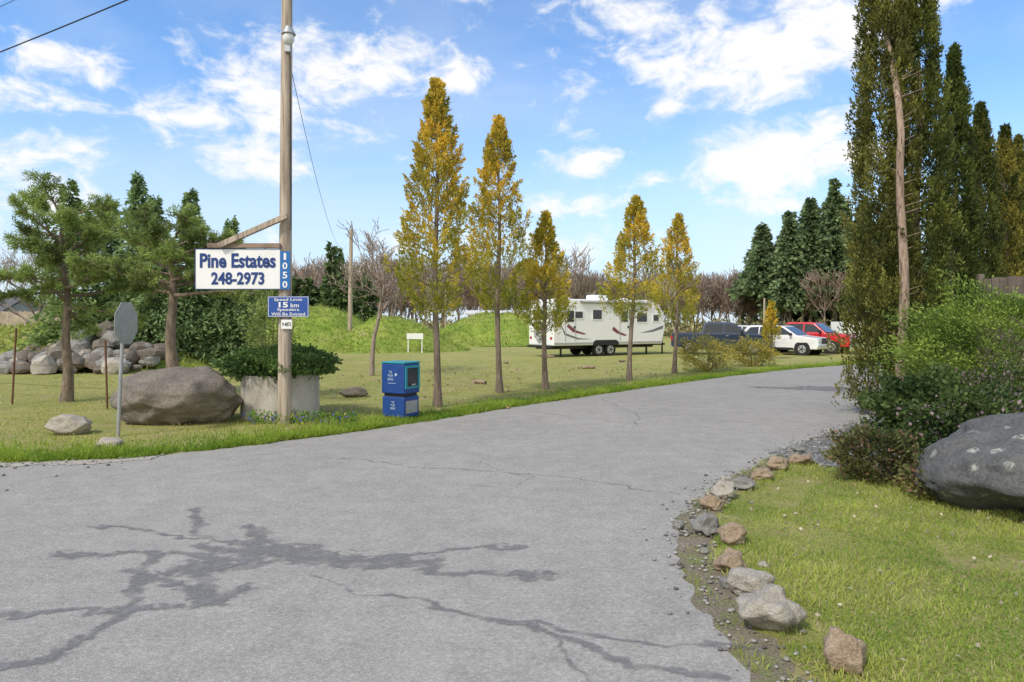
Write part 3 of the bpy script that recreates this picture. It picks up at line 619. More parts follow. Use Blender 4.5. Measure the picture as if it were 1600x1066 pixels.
e=empty('utility_pole',(-4.25,12.75,0)); mb=MB(); zt=np.linspace(-.2,10.9,12)
tube(mb,np.stack([.006*zt,0*zt,zt],1),.125-.0035*zt,20,0); cyl(mb,(.065,0,0),.087,.08,10.9,10.92,20,0); mb.build('pole',[POLE],parent=e)
mb=MB(); tube(mb,[(.1,-.02,7.3),(.13,-.12,7.36),(.13,-.16,7.3)],[.02,.02,.02],8,0); cyl(mb,(.13,-.16,0),.06,.13,7.34,7.2,20,0); mb.build('lamp_hood',[METAL],parent=e)
GLASS=plain('lamp_glass_mat',(.7,.7,.68),.15,.6,var=.05)
mb=MB(); V,F_=ico(3); mb.add(V*[.105,.105,.13]+[.13,-.16,7.13],F_,0,smooth=True); mb.build('lamp_globe',[GLASS],parent=e)
mb=MB(); box(mb,.06,.16,-.19,-.10,6.88,7.0,0); mb.build('photocell_box',[METAL],parent=e)
mb=MB(); tube(mb,[(.12,-.06,7.3),(.14,-.06,5),(.15,-.08,3.6)],[.008]*3,5,0); mb.build('conduit',[BLACK],parent=e)

e=empty('pine_estates_sign',(-5.06,12.62,0)); mb=MB(); box(mb,-.79,.79,-.02,.02,2.5,3.25,0); mb.build('board',[WHITE],parent=e)
mb=MB()
for x0,x1,z0,z1 in((-.79,.79,3.24,3.25),(-.79,.79,2.5,2.51),(-.79,-.78,2.51,3.24),(.78,.79,2.51,3.24)): box(mb,x0,x1,-.027,-.0205,z0,z1,0)
mb.build('frame',[NAVY],parent=e)
txt('Pine Estates',1.40,.27,0,-.026,3.03,NAVY,e,bold=.03); txt('248-2973',.98,.235,.0,-.026,2.70,NAVY,e,bold=.03)
mb=MB(); box(mb,-.56,.78,-.05,.05,3.262,3.35,0); ob=bevel(mb.build('hanging_beam',[OLDW],parent=e),.008)
mb=MB(); 
a=np.array([-.33,-.06,3.30]);b_=np.array([.92,-.06,3.85]); d=nrm(b_-a); up=np.array([-d[2],0,d[0]])*.05; sd=np.array([0,.045,0])
V=[a-up-sd,b_-up-sd,b_+up-sd,a+up-sd,a-up+sd,b_-up+sd,b_+up+sd,a+up+sd]; mb.add(V,[(0,1,2,3),(5,4,7,6),(0,4,5,1),(3,2,6,7),(0,3,7,4),(1,5,6,2)]); bevel(mb.build('diagonal_brace',[POLE],parent=e),.008)
mb=MB()
for x in(-.5,.5): tube(mb,[(x,0,3.24),(x,0,3.27)],[.012,.012],6,0)
mb.build('hooks',[RUST],parent=e)

e=empty('house_number_sign',(-4.2,12.595,0)); mb=MB(); box(mb,-.075,.105,-.008,.008,2.5,3.2,0); mb.build('plate',[LBLUE],parent=e)
for i,ch in enumerate('1050'): txt(ch,.045 if ch=='1' else .09,.125,.015,-.012,3.105-.172*i,WHITE,e,bold=.02,name='number')
e=empty('speed_limit_sign',(-4.12,12.58,0)); mb=MB(); box(mb,-.38,.38,-.008,.008,1.99,2.37,0); mb.build('plate',[BLUE],parent=e)
mb=MB()
for x0,x1,z0,z1 in((-.37,.37,2.354,2.362),(-.37,.37,1.998,2.006),(-.37,-.362,2.006,2.354),(.362,.37,2.006,2.354)): box(mb,x0,x1,-.011,-.0085,z0,z1,0)
mb.build('border',[WHITE],parent=e)
txt('Speed Limit',.52,.066,0,-.012,2.303,WHITE,e,bold=.008); txt('15',.17,.10,-.09,-.012,2.213,WHITE,e,bold=.03); txt('km',.15,.075,.12,-.012,2.205,WHITE,e,bold=.012)
txt('Speeders',.40,.066,0,-.012,2.118,WHITE,e,bold=.008); txt('Will Be Evicted',.62,.054,0,-.012,2.043,WHITE,e,bold=.008)
e=empty('small_tag_sign',(-4.16,12.6,0)); mb=MB(); box(mb,-.10,.10,-.006,.006,1.77,1.94,0); mb.build('plate',[WHITE],parent=e)
txt('9-4873',.16,.07,0,-.009,1.855,BLACK,e,bold=.005)

def wire(name,a,b,sag,r=.012,ext=1):
    t=np.linspace(0,ext,40); a=np.array(a);b=np.array(b); P=a+(b-a)*t[:,None]; P[:,2]-=4*sag*t*(1-t); mb=MB(); tube(mb,P,np.full(40,r),5,0); mb.build(name,[BLACK])
wire('power_line',(-4.2,12.75,9.2),(-30,25.8,8.4),.3,.016)
wire('power_line',(-4.2,12.75,10.5),(-30,25.8,9.2),.3,.007)
wire('service_cable',(-4.12,12.7,6.65),(-10.9,44.9,6.9),1.3,.006)
mb=MB(); tube(mb,[(0,0,-.2),(0,0,10.6)],[.14,.1],10,0); mb.build('utility_pole',[POLE],(-30,25.8,0))
mb=MB(); tube(mb,[(0,0,-.2),(.05,0,4),(.1,0,8.0)],[.16,.14,.11],10,0); mb.build('utility_pole',[POLE],(-10.7,45,0))
mb=MB(); tube(mb,[(0,0,-.2),(0,0,6.5)],[.16,.12],8,0); box(mb,-.8,.8,-.06,.06,5.9,6.05,0); mb.build('utility_pole',[POLE],(40,79.5,0))
for x,y,h in((24.4,66,4.2),(-6.4,66,5.0)):
    mb=MB(); tube(mb,[(0,0,-.2),(0,0,h)],[.12,.09],8,0); mb.build('wooden_post',[POLE],(x,y,0))

e=empty('stop_sign',(-6.53,11.3,0)); 
mb=MB(); tube(mb,[(0,0,-.2),(.055,0,1.1),(.115,0,2.2)],[.03]*3,8,0); mb.build('post',[METAL],parent=e)
ang=math.radians(91)
mb=MB(); R=.375; a=(np.arange(8)+.5)*np.pi/4
A=np.stack([R*np.cos(a),np.zeros(8),R*np.sin(a)],1); Bk=A+[0,.006,0]
mb.add(np.vstack([A,Bk]),[(i,(i+1)%8,8+(i+1)%8,8+i) for i in range(8)],0); mb.add(A,[tuple(range(8))],0); 
RED=plain('stop_red_mat',(.45,.02,.02),.4,.5,var=.05)
mb.add(Bk+[0,.0005,0],[tuple(range(7,-1,-1))],1)
o=mb.build('octagon_plate',[METAL,RED],(.15,.0,1.88),ang,parent=e)
bpy.context.view_layer.update()
t=txt('STOP',.5,.22,0,.009,0,WHITE,o,rot=(math.pi/2,0,math.pi))

for x,y,h,l in((-11.5,15.7,1.75,.1),(-8.77,14.8,1.5,-.05)):
    mb=MB(); tube(mb,[(0,0,-.1),(l*.5,0,h/2),(l,0,h)],[.022]*3,5,0); mb.build('rusty_fence_post',[RUST],(x,y,0))
mb=MB()
for z in(.5,.95,1.35):
    tube(mb,[(-22,19.3,z),(-11.47,15.7,z-.02),(-8.77,14.8,z-.05)],[.004]*3,4,0)
mb.build('fence_wire',[RUST])

NB=plain('box_blue_mat',(.015,.06,.25),.4,.5,var=.15); TEAL=plain('box_teal_mat',(.02,.26,.32),.4,.5,var=.1)
e=empty('newspaper_box',(-2.2,13.5,0),math.radians(-30))
mb=MB(); box(mb,-.27,.27,-.24,.24,.04,.44,0); bevel(mb.build('base_cabinet',[NB],parent=e),.02)
mb=MB(); box(mb,-.24,.24,-.21,.21,.441,.50,0); mb.build('waist',[BLACK],parent=e)
mb=MB(); box(mb,-.28,.28,-.25,.25,.501,1.08,0); bevel(mb.build('upper_cabinet',[NB],parent=e),.02)
mb=MB(); box(mb,-.29,.29,-.26,.26,1.083,1.12,0); bevel(mb.build('top_cap',[TEAL],parent=e),.015)
mb=MB(); 
for y0,y1,z0,z1 in((-.22,.22,1.0,1.05),(-.22,.22,.60,.64),(-.22,-.17,.64,1.0),(.17,.22,.64,1.0)): box(mb,.281,.305,y0,y1,z0,z1,0)
mb.build('door_frame',[TEAL],parent=e)
GLD=plain('dark_window_mat',(.03,.035,.04),.12,.6,var=.2)
mb=MB(); box(mb,.281,.287,-.168,.168,.642,.998,0); mb.build('door_window',[GLD],parent=e)
mb=MB(); box(mb,.306,.325,-.06,.06,.66,.69,0); box(mb,.271,.276,-.18,.18,.12,.36,0); mb.build('handle',[METAL],parent=e)
WT=plain('pale_ink_mat',(.45,.55,.65),.5,.4)
for i,(s,w) in enumerate((('THE',.08),('PQB',.12),('NEWS',.14))): txt(s,w,.05,-.05,-.253,.92-.07*i,WT,e,bold=.0)
mb=MB(); mb.add([(.06,-.2525,.84),(.12,-.2525,.87),(.09,-.2525,.91),(.06,-.2525,.89)],[(0,1,2,3)],0); mb.add([(-.12,-.2525,.70),(.08,-.2525,.70),(.08,-.2525,.708),(-.12,-.2525,.708)],[(0,1,2,3)],0); mb.build('mark',[WT],parent=e)
for i,(s,w) in enumerate((('THE',.07),('PQB',.10),('NEWS',.12))): txt(s,w,.04,.0,-.2425,.33-.058*i,WT,e,bold=.0)

# ------------------------------------------------------------------ travel trailer
def extr(name,prof,hw,mats,parent,bev=.05,belt=None,roof=None,tp=0):
    f=lambda z:hw if belt is None or z<belt else hw*(1-tp*(z-belt)/(roof-belt))
    n=len(prof); V=[(x,-f(z),z) for x,z in prof]+[(x,f(z),z) for x,z in prof]
    mb=MB(); mb.add(V,[(i,n+i,n+(i+1)%n,(i+1)%n) for i in range(n)],0); 
    mb.f.append((np.array([list(range(n))]),0,False)); mb.f.append((np.array([list(range(2*n-1,n-1,-1))]),0,False))
    o=mb.build(name,mats,parent=parent)
    import bmesh
    bm=bmesh.new(); bm.from_mesh(o.data); bmesh.ops.recalc_face_normals(bm,faces=bm.faces); bm.to_mesh(o.data); bm.free()
    if bev: bevel(o,bev,3); 
    for p in o.data.polygons: p.use_smooth=False
    return o
def panel(mb,pts,yf,mi=0):
    for s in(-1,1):
        V=[(x,s*yf(z),z) for x,z in pts]; idx=list(range(len(pts)))
        if s>0: idx=idx[::-1]
        mb.add(V,[idx],mi)
def wheel(parent,x,y,r,w,side):
    mb=MB(); cyl(mb,(x,y,r),r,r,-w/2,w/2,24,0,'y'); cyl(mb,(x,y,r),r*.62,r*.58,side*w/2,side*(w/2+.012),20,1,'y'); cyl(mb,(x,y,r),r*.2,r*.2,side*(w/2+.012),side*(w/2+.03),12,2,'y')
    for k in range(5):
        a=k*2*np.pi/5; cyl(mb,(x+math.cos(a)*r*.4,y,r+math.sin(a)*r*.4),r*.11,r*.11,side*(w/2+.012),side*(w/2+.016),8,2,'y')
    mb.build('wheel',[TIRE,RIM,BLACK],parent=parent)
TIRE=plain('tire_mat',(.03,.03,.03),.85,.2); RIM=plain('rim_mat',(.5,.5,.52),.35,.5,.6)
GREY=plain('trim_grey_mat',(.38,.38,.39),.5,.4); MAROON=plain('maroon_mat',(.22,.06,.07),.4,.4); DGREY=plain('dark_grey_mat',(.18,.185,.195),.5,.4)
e=empty('travel_trailer',(4.95,39.1,0),math.radians(31))
extr('body',[(-3.95,.62),(-3.95,3.02),(-3.85,3.12),(2.9,3.16),(3.5,2.95),(3.95,2.3),(4.0,1.6),(3.75,.62)],1.22,[WHITE2],e,.06)
mb=MB()
for pts in ([(-3.0,1.8),(-2.5,1.45),(-1.8,1.25),(-1.95,1.2),(-2.7,1.35),(-3.1,1.65)],[(.1,1.65),(.5,1.36),(1.1,1.15),(.9,1.1),(.35,1.25),(0,1.45)]): panel(mb,pts,lambda z:1.224,0)
for pts in ([(-3.5,1.75),(-3.15,1.28),(-2.3,1.02),(-1.4,.95),(-2.4,.95),(-3.25,1.2)],[(2.0,1.25),(3.0,1.45),(3.85,1.7),(3.8,1.5),(3.0,1.32)]): panel(mb,pts,lambda z:1.2255,1)
panel(mb,[(-3.9,.68),(3.7,.68),(3.7,.78),(-3.9,.78)],lambda z:1.2225,2)
mb.build('graphics',[MAROON,DGREY,GREY],parent=e)
mb=MB()
def win(x0,x1,z0,z1):
    for s in(-1,1):
        y0,y1=sorted((s*1.221,s*1.245)); box(mb,x0,x1,y0,y1,z0,z1,0)
        y0,y1=sorted((s*1.2455,s*1.249)); box(mb,x0+.05,x1-.05,y0,y1,z0+.05,z1-.05,1)
win(-2.6,-2.0,2.05,2.5); win(-1.4,-.7,2.0,2.6); win(1.75,2.6,1.85,2.45); win(3.0,3.5,1.9,2.35)
mb.build('windows',[WHITE2,GLD],parent=e)
mb=MB()
for x in(.55,-3.2):
    for a_ in((x,x+.03,.85,2.75),(x+.67,x+.70,.85,2.75),(x+.03,x+.67,2.72,2.75)): box(mb,a_[0],a_[1],-1.235,-1.222,a_[2],a_[3],0)
    box(mb,x+.12,x+.58,-1.2345,-1.222,1.9,2.5,1); box(mb,x+.56,x+.64,-1.25,-1.222,1.55,1.68,2)
mb.build('doors',[GREY,GLD,BLACK],parent=e)
mb=MB(); tube(mb,[(-2.2,-1.3,2.98),(2.7,-1.3,2.98)],[.07,.07],10,0); mb.build('awning_roll',[GREY],parent=e)
mb=MB(); box(mb,-.6,.4,-.4,.4,3.14,3.42,0); box(mb,-2.6,-2.2,-.3,.1,3.13,3.25,0); box(mb,1.6,2.0,-.3,.1,3.15,3.28,0); bevel(mb.build('roof_units',[WHITE2],parent=e),.06)
mb=MB(); cyl(mb,(-4.14,0.05,1.28),.36,.36,-.0,.18,28,0,'x'); cyl(mb,(-4.14,0.05,1.28),.17,.17,-.006,-.001,20,1,'x'); mb.build('spare_tire',[GREY,DGREY],parent=e)
mb=MB(); box(mb,-3.956,-3.951,-.6,.7,2.0,2.55,0); mb.build('rear_window',[GLD],parent=e)
mb=MB(); box(mb,-4.12,-3.98,-1.15,1.15,.5,.62,0); box(mb,-3.9,3.6,-.6,.6,.42,.6,0); 
for x in(-3.2,2.9):
    for s in(-1,1): box(mb,x-.04,x+.04,s*.8-.04,s*.8+.04,0,.615,0)
V=[(3.6,-.08,.5),(5.1,-.04,.5),(5.1,.04,.5),(3.6,.08,.5),(3.6,-.08,.6),(5.1,-.04,.6),(5.1,.04,.6),(3.6,.08,.6)]
mb.add(V,[(0,3,2,1),(4,5,6,7),(0,1,5,4),(1,2,6,5),(2,3,7,6),(3,0,4,7)],0); tube(mb,[(4.9,0,0),(4.9,0,.9)],[.05,.04],8,0)
mb.build('chassis',[BLACK],parent=e)
mb=MB(); 
for s in(-1,1): box(mb,-3.958,-3.9515,s*1.0-.1,s*1.0+.1,.95,1.09,0)
REDL=plain('tail_lamp_mat',(.4,.02,.02),.3,.5); mb.build('tail_lamps',[REDL],parent=e)
for s in(-1,1):
    for x in(-.85,-.03): wheel(e,x,s*1.02,.36,.22,s)
mb=MB(); panel(mb,[(-1.35,.625),(-1.3,.8),(-1.15,.9),(.3,.9),(.45,.8),(.5,.625)],lambda z:1.2275,0); mb.build('wheel_wells',[BLACK],parent=e)

# ------------------------------------------------------------------ vehicles
def paint(name,c):
    m,nt,out=new_mat(name); b=pbsdf(nt,out,.3,.5); b.inputs['Coat Weight'].default_value=.6; b.inputs['Coat Roughness'].default_value=.08
    n=nz(nt,3,4); r=ramp(nt,n.outputs[0],[(.3,[x*.9 for x in c]),(.7,[min(1,x*1.06) for x in c])]); nt.links.new(r.outputs[0],b.inputs[0]); return m
HL=plain('headlamp_mat',(.65,.67,.7),.15,.6); CHR=plain('chrome_mat',(.6,.6,.62),.2,.5,.8)
def vehicle(name,x,y,ang,kind,c):
    e=empty(name,(x,y,0),math.radians(ang)); M=paint(name+'_paint',c)
    if kind=='pickup':
        prof=[(2.72,.42),(2.8,.62),(2.78,1.02),(2.6,1.14),(1.45,1.22),(.72,1.82),(.5,1.88),(-.75,1.88),(-.95,1.82),(-1.1,1.24),(-2.78,1.24),(-2.82,.55),(-2.7,.42)]
        hw=.98;belt=1.22;roof=1.88;tp=.2;wx=(1.75,-1.75);r=.4
        wins=[[(1.25,1.28),(.72,1.74),(.18,1.78),(.18,1.28)],[(.10,1.28),(.10,1.78),(-.72,1.78),(-.88,1.70),(-.98,1.28)]]; wsh=((1.42,1.27),(.76,1.80)); rsh=((-1.092,1.30),(-.965,1.78)); doors=(.14,-.95,1.3)
    else:
        prof=[(2.28,.35),(2.36,.6),(2.3,.86),(2.1,1.0),(1.15,1.12),(.35,1.62),(.1,1.68),(-1.6,1.70),(-1.85,1.64),(-2.25,1.15),(-2.3,.5),(-2.2,.35)]
        hw=.92;belt=1.1;roof=1.7;tp=.22;wx=(1.45,-1.4);r=.36
        wins=[[(.95,1.16),(.30,1.56),(-.1,1.6),(-.1,1.16)],[(-.18,1.16),(-.18,1.6),(-1.05,1.61),(-1.05,1.16)],[(-1.13,1.16),(-1.13,1.61),(-1.65,1.58),(-1.95,1.2)]]; wsh=((1.12,1.15),(.38,1.60)); rsh=((-2.22,1.2),(-1.9,1.60)); doors=(-.14,-1.09,1.05)
    extr('body',prof,hw,[M],e,.055,belt,roof,tp)
    yf=lambda z:(hw if z<belt else hw*(1-tp*(z-belt)/(roof-belt)))+.006
    mb=MB()
    for w in wins: panel(mb,w,yf,0)
    def slope(p,q,off):
        (xa,za),(xb,zb_)=p,q; ya=yf(za)-.1; yb=yf(zb_)-.1; d=np.array([xb-xa,zb_-za]); d/=np.linalg.norm(d); nx,nz_=d[1],-d[0]
        if (nx<0)!=(off<0): nx,nz_=-nx,-nz_
        o_=abs(.008); nx*=o_;nz_*=o_
        mb.add([(xa+nx,-ya,za+nz_),(xa+nx,ya,za+nz_),(xb+nx,yb,zb_+nz_),(xb+nx,-yb,zb_+nz_)],[(0,1,2,3)],0)
    slope(wsh[0],wsh[1],1); slope(rsh[0],rsh[1],-1)
    mb.build('glass',[GLD],parent=e)
    mb=MB()
    for dx in doors: panel(mb,[(dx,.5),(dx+.015,.5),(dx+.015,belt),(dx,belt)],lambda z:hw+.003,0)
    for s in(-1,1):
        for wxx in wx:
            y0,y1=sorted((s*(hw-.2),s*(hw+.004))); cyl(mb,(wxx,0,r+.02),r+.09,r+.09,y0,y1,28,0,'y')
    box(mb,wx[1]+.5,wx[0]-.5,-hw-.01,hw+.01,.3,.44,0)
    mb.build('trim',[BLACK],parent=e)
    fx=prof[1][0]; mb=MB(); box(mb,fx-.1,fx+.02,-.42,.42,.66,.98,0); box(mb,fx-.15,fx+.07,-hw+.05,hw-.05,.42,.60,1); 
    for s in(-1,1):
        y0,y1=sorted((s*.46,s*(hw-.03))); box(mb,fx-.3,fx+.012,y0,y1,.76,.96,2)
        y0,y1=sorted((s*(hw-.2),s*(hw+.004))); box(mb,prof[-2][0]-.012,prof[-2][0]+.1,y0,y1,.8,1.1,3)
        y0,y1=sorted((s*(hw+.0),s*(hw+.2))); box(mb,wins[0][0][0]-.18,wins[0][0][0]-.06,y0,y1,belt+.02,belt+.18,0)
        box(mb,(doors[0])+.12,doors[0]+.27,*sorted((s*(hw+.004),s*(hw+.03))),belt-.14,belt-.1,1)
    box(mb,-fx-.06,-fx+.1,-hw+.05,hw-.05,.45,.6,1)
    if kind=='pickup': box(mb,-2.7,-1.2,-hw+.12,hw-.12,1.246,1.25,0)
    else:
        for s in(-1,1): box(mb,-1.6,.0,s*.66-.02,s*.66+.02,1.71,1.75,0)
    bevel(mb.build('fittings',[BLACK,CHR,HL,REDL],parent=e),.01)
    for s in(-1,1):
        for wxx in wx: wheel(e,wxx,s*(hw-.1),r,.24,s)
vehicle('pickup_truck',12.3,40.2,-16,'pickup',(.02,.035,.075))
vehicle('suv_car',15.9,40.0,-45,'suv',(.78,.78,.79))
vehicle('suv_car',15.2,44.0,-35,'suv',(.50,.51,.53))
vehicle('pickup_truck',18.2,42.2,-42,'pickup',(.62,.02,.025))

# ------------------------------------------------------------------ fences and buildings
FW=plain('fence_wood_mat',(.42,.35,.28),.9,.2,var=.35,scale=2.5); FWD=plain('fence_dark_wood_mat',(.14,.115,.10),.9,.2,var=.4,scale=3)
def fence(name,p0,p1,h,mat,bw=.14):
    p0=np.array(p0);p1=np.array(p1); L=np.linalg.norm(p1-p0); a=math.atan2(p1[1]-p0[1],p1[0]-p0[0]); mb=MB()
    n=int(L/(bw+.01)); 
    for i in range(n): hh=h+random.uniform(-.03,.03); box(mb,i*(bw+.01),i*(bw+.01)+bw,-.012,.012,.03,hh,0)
    for z in(.35,h-.3): box(mb,0,L,.0125,.06,z,z+.09,0)
    for i in range(int(L/2.4)+1): box(mb,i*2.4-.05,i*2.4+.05,.061,.16,0,h+.08,0)
    mb.build(name,[mat],(p0[0],p0[1],0),a)
fence('wooden_fence',(-44,41),(-25.3,42.5),2.55,FW)
fence('wooden_fence',(9.6,13.9),(16.5,12.8),2.8,FWD)
SID=plain('siding_mat',(.42,.44,.42),.7,.3,var=.08,scale=2); ROOF=plain('roof_shingle_mat',(.12,.12,.125),.9,.2,var=.3,scale=6)
ROOFW=plain('metal_roof_mat',(.62,.63,.63),.6,.3,var=.1,scale=3)
def house(name,x,y,rot,L,D,h,rh,wall,roofm=None):
    e=empty(name,(x,y,0),math.radians(rot)); mb=MB(); box(mb,-L/2,L/2,-D/2,D/2,0,h,0); mb.build('walls',[wall],parent=e)
    mb=MB(); mb.add([(-L/2,-D/2,h),(-L/2,D/2,h),(-L/2,0,h+rh)],[(0,2,1)],0); mb.add([(L/2,-D/2,h),(L/2,D/2,h),(L/2,0,h+rh)],[(0,1,2)],0); mb.build('gables',[wall],parent=e)
    o=.4; mb=MB()
    for s in(-1,1):
        q=[(-L/2-o,s*(D/2+o),h-rh*o/(D/2)+.02),(L/2+o,s*(D/2+o),h-rh*o/(D/2)+.02),(L/2+o,0,h+rh+.02),(-L/2-o,0,h+rh+.02)]
        t=[(a,b,c+.14) for a,b,c in q]; mb.add(q+t,[(0,1,2,3),(4,5,6,7),(0,1,5,4),(1,2,6,5),(3,0,4,7)],0)
    mb.build('roof',[roofm or ROOF],parent=e)
    mb=MB()
    for i in range(max(2,int(L/3))):
        xx=-L/2+1.5+i*3
        if xx<L/2-1: box(mb,xx-.5,xx+.5,-D/2-.03,-D/2-.002,1.1,2.1,0); box(mb,xx-.43,xx+.43,-D/2-.036,-D/2-.0305,1.17,2.03,1)
    box(mb,-.45,.45,-D/2-.05,-D/2-.037,.1,1.05,0); mb.build('windows_and_door',[WHITE,GLD],parent=e)
house('bungalow_house',-42.5,52,8,10,7,2.6,1.3,SID)
house('garage_building',-36,58,0,8,6,2.5,.9,SID)
house('mobile_home',-1.2,78,0,7.5,4,2.75,.3,WHITE,ROOFW)
house('mobile_home',-18.4,78,0,4.5,4,2.7,.4,WHITE,ROOFW)
house('mobile_home',-42,78,0,7,4,2.9,.5,WHITE)
e=empty('notice_board',(-5.9,41.5,0)); mb=MB(); box(mb,-.5,.5,-.02,.02,.85,1.2,0); box(mb,-.45,-.39,.021,.06,0,1.15,0); box(mb,.39,.45,.021,.06,0,1.15,0); mb.build('panel',[WHITE],parent=e)
e=empty('white_utility_trailer',(27.5,56,0)); mb=MB(); box(mb,-.9,.9,-1,1,.5,1.9,0); bevel(mb.build('box',[WHITE2],parent=e),.05)
for s in(-1,1): wheel(e,0,s*1.05,.3,.16,s)
for x,y,l in((-.95,20.9,.5),(3.1,27.5,.6),(-.2,31,.5),(1.9,36,.7),(5.2,32,.4)):
    mb=MB(); tube(mb,[(-l/2,0,.06),(0,.03,.07),(l/2,.1,.06)],[.05,.06,.05],8,0); cyl(mb,(l*.2,.2,0),.07,.06,0,.08,10,0); mb.build('cut_log',[BARKP],(x,y,0),random.uniform(0,3))

# ------------------------------------------------------------------ sky
W=bpy.data.worlds.new('World'); S.world=W; W.use_nodes=True; nt=W.node_tree; nt.nodes.clear()
out=nt.nodes.new('ShaderNodeOutputWorld'); bg=nt.nodes.new('ShaderNodeBackground'); bg.inputs[1].default_value=.14
EL,AZ=math.radians(48),math.radians(-138)
sky=nt.nodes.new('ShaderNodeTexSky'); sky.sky_type='NISHITA'; sky.sun_disc=False; sky.sun_elevation=EL; sky.sun_rotation=AZ; sky.air_density=1.0; sky.dust_density=.6; sky.ozone_density=2.5
tc=nt.nodes.new('ShaderNodeTexCoord'); G=tc.outputs['Generated']
def M(op,a,b=None,clamp=False):
    n=nt.nodes.new('ShaderNodeMath'); n.operation=op; n.use_clamp=clamp
    for i,v in enumerate((a,b)):
        if v is None: continue
        if isinstance(v,(int,float)): n.inputs[i].default_value=v
        else: nt.links.new(v,n.inputs[i])
    return n.outputs[0]
def N(scale,detail,rough,dist,st):
    mp=nt.nodes.new('ShaderNodeMapping'); mp.inputs['Scale'].default_value=st; nt.links.new(G,mp.inputs[0])
    n=nt.nodes.new('ShaderNodeTexNoise'); n.inputs['Scale'].default_value=scale; n.inputs['Detail'].default_value=detail; n.inputs['Roughness'].default_value=rough; n.inputs['Distortion'].default_value=dist
    nt.links.new(mp.outputs[0],n.inputs['Vector']); return n
big=N(5,8,.6,.35,(1,1,1.9)); fine=N(16,8,.62,.4,(1,1,1.7))
CL=[(-.35,.36,.15,.08,1.0),(-.28,.32,.12,.07,.85),(-.65,.38,.11,.035,.85),(-.72,.33,.10,.028,.85),(-.45,.33,.10,.05,.8),(-.20,.37,.12,.04,.8),(-.10,.36,.07,.03,.7),(-.36,.235,.08,.04,1.0),(-.67,.25,.09,.05,.6),(-.78,.2,.16,.10,.75),
(.34,.40,.18,.07,.95),(.46,.44,.14,.10,.95),(.41,.24,.12,.06,1.25),(.33,.20,.05,.03,.7),(.225,.31,.025,.02,.8),(.13,.235,.05,.022,.7),(.08,.17,.09,.02,.75),(.17,.47,.10,.05,.6),(.30,.185,.05,.025,.8),(.42,.175,.09,.022,.7),(-.5,.12,.25,.03,.6),(.2,.21,.03,.015,.6),(0,.12,.3,.02,.4)]
acc=None
for x,z,rx,rz,s in CL:
    c=Vector((x,1,z)).normalized(); k=c.y
    sb=nt.nodes.new('ShaderNodeVectorMath'); sb.operation='SUBTRACT'; sb.inputs[1].default_value=c; nt.links.new(G,sb.inputs[0])
    ml=nt.nodes.new('ShaderNodeVectorMath'); ml.operation='MULTIPLY'; ml.inputs[1].default_value=(1/(rx*k),.6/(rx*k),1/(rz*k)); nt.links.new(sb.outputs[0],ml.inputs[0])
    ln=nt.nodes.new('ShaderNodeVectorMath'); ln.operation='LENGTH'; nt.links.new(ml.outputs[0],ln.inputs[0])
    v=M('MULTIPLY',M('SUBTRACT',1.35,ln.outputs['Value'],True),s); acc=v if acc is None else M('MAXIMUM',acc,v)
nzv=M('ADD',M('MULTIPLY',M('SUBTRACT',big.outputs[0],.5),1.7),M('MULTIPLY',M('SUBTRACT',fine.outputs[0],.5),1.9))
dens=M('ADD',M('MULTIPLY',acc,.66),nzv)
sep=nt.nodes.new('ShaderNodeSeparateXYZ'); nt.links.new(G,sep.inputs[0])
back=M('MULTIPLY',M('SUBTRACT',.35,sep.outputs[1],True),.8)
dens=M('ADD',dens,back)
mr=nt.nodes.new('ShaderNodeMapRange'); mr.interpolation_type='SMOOTHSTEP'; mr.inputs[1].default_value=.15; mr.inputs[2].default_value=.75; nt.links.new(dens,mr.inputs[0])
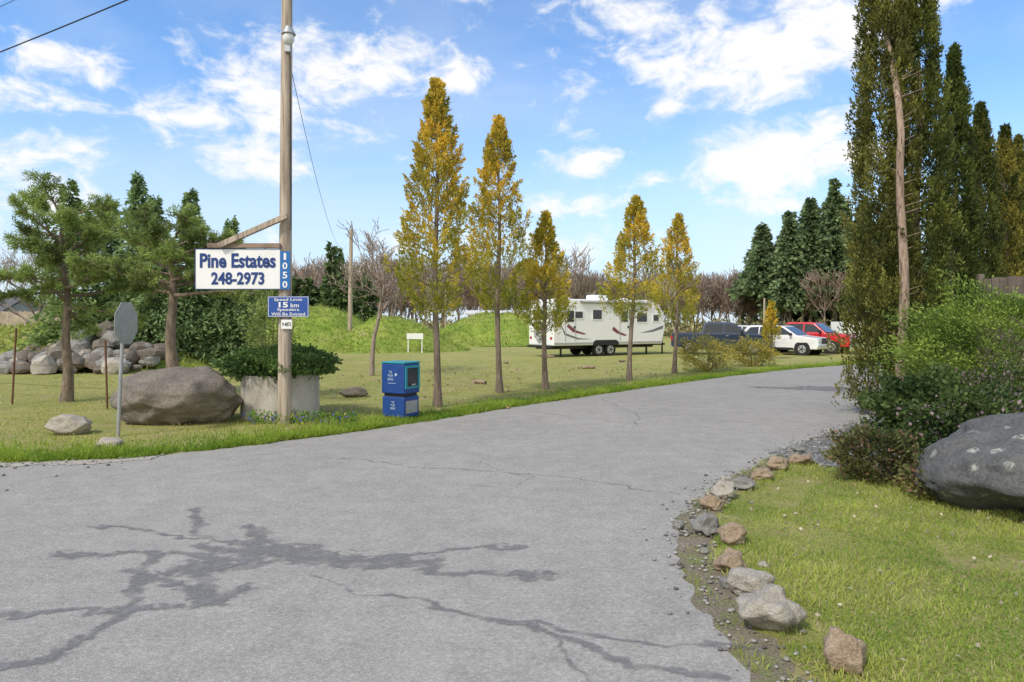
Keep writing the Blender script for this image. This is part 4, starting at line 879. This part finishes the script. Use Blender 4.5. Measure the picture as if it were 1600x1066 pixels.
veil=N(2.2,6,.55,.5,(1,1,2.5)); vr=nt.nodes.new('ShaderNodeMapRange'); vr.inputs[1].default_value=.40; vr.inputs[2].default_value=.75; vr.inputs[4].default_value=.38; nt.links.new(veil.outputs[0],vr.inputs[0])
hz=nt.nodes.new('ShaderNodeMapRange'); hz.interpolation_type='SMOOTHSTEP'; hz.inputs[1].default_value=.32; hz.inputs[2].default_value=-.02; hz.inputs[3].default_value=0; hz.inputs[4].default_value=.88; nt.links.new(sep.outputs[2],hz.inputs[0])
K=1/.14
def MX(f,a,b):
    m_=nt.nodes.new('ShaderNodeMix'); m_.data_type='RGBA'; nt.links.new(f,m_.inputs[0])
    for i,v in((6,a),(7,b)):
        if isinstance(v,tuple): m_.inputs[i].default_value=(*v,1)
        else: nt.links.new(v,m_.inputs[i])
    return m_.outputs[2]
sc=nt.nodes.new('ShaderNodeMix'); sc.data_type='RGBA'; sc.blend_type='MULTIPLY'; sc.inputs[0].default_value=1; sc.inputs[7].default_value=(1.15,1.45,1.7,1); nt.links.new(sky.outputs[0],sc.inputs[6])
c=MX(hz.outputs[0],sc.outputs[2],(.74*K,.85*K,.96*K)); c=MX(vr.outputs[0],c,(.85*K,.91*K,.99*K)); c=MX(mr.outputs[0],c,(1.03*K,1.03*K,1.03*K))
nt.links.new(c,bg.inputs[0]); nt.links.new(bg.outputs[0],out.inputs[0])

sd=bpy.data.lights.new('sun','SUN'); sd.energy=3.1; sd.angle=math.radians(8); sd.color=(1,.93,.82)
so=bpy.data.objects.new('sun',sd); COL.objects.link(so)
sv=Vector((math.sin(AZ)*math.cos(EL),math.cos(AZ)*math.cos(EL),math.sin(EL))); so.rotation_euler=sv.to_track_quat('Z','Y').to_euler(); so.location=sv*50

cd=bpy.data.cameras.new('camera'); cam=bpy.data.objects.new('camera',cd); COL.objects.link(cam)
cam.location=(0,0,1.9); cam.rotation_euler=(math.pi/2,0,0); cd.lens=24; cd.sensor_width=36; cd.shift_y=-30/1600; cd.clip_end=3000
S.camera=cam
S.view_settings.view_transform='Standard'; S.view_settings.look='None'; S.view_settings.exposure=0
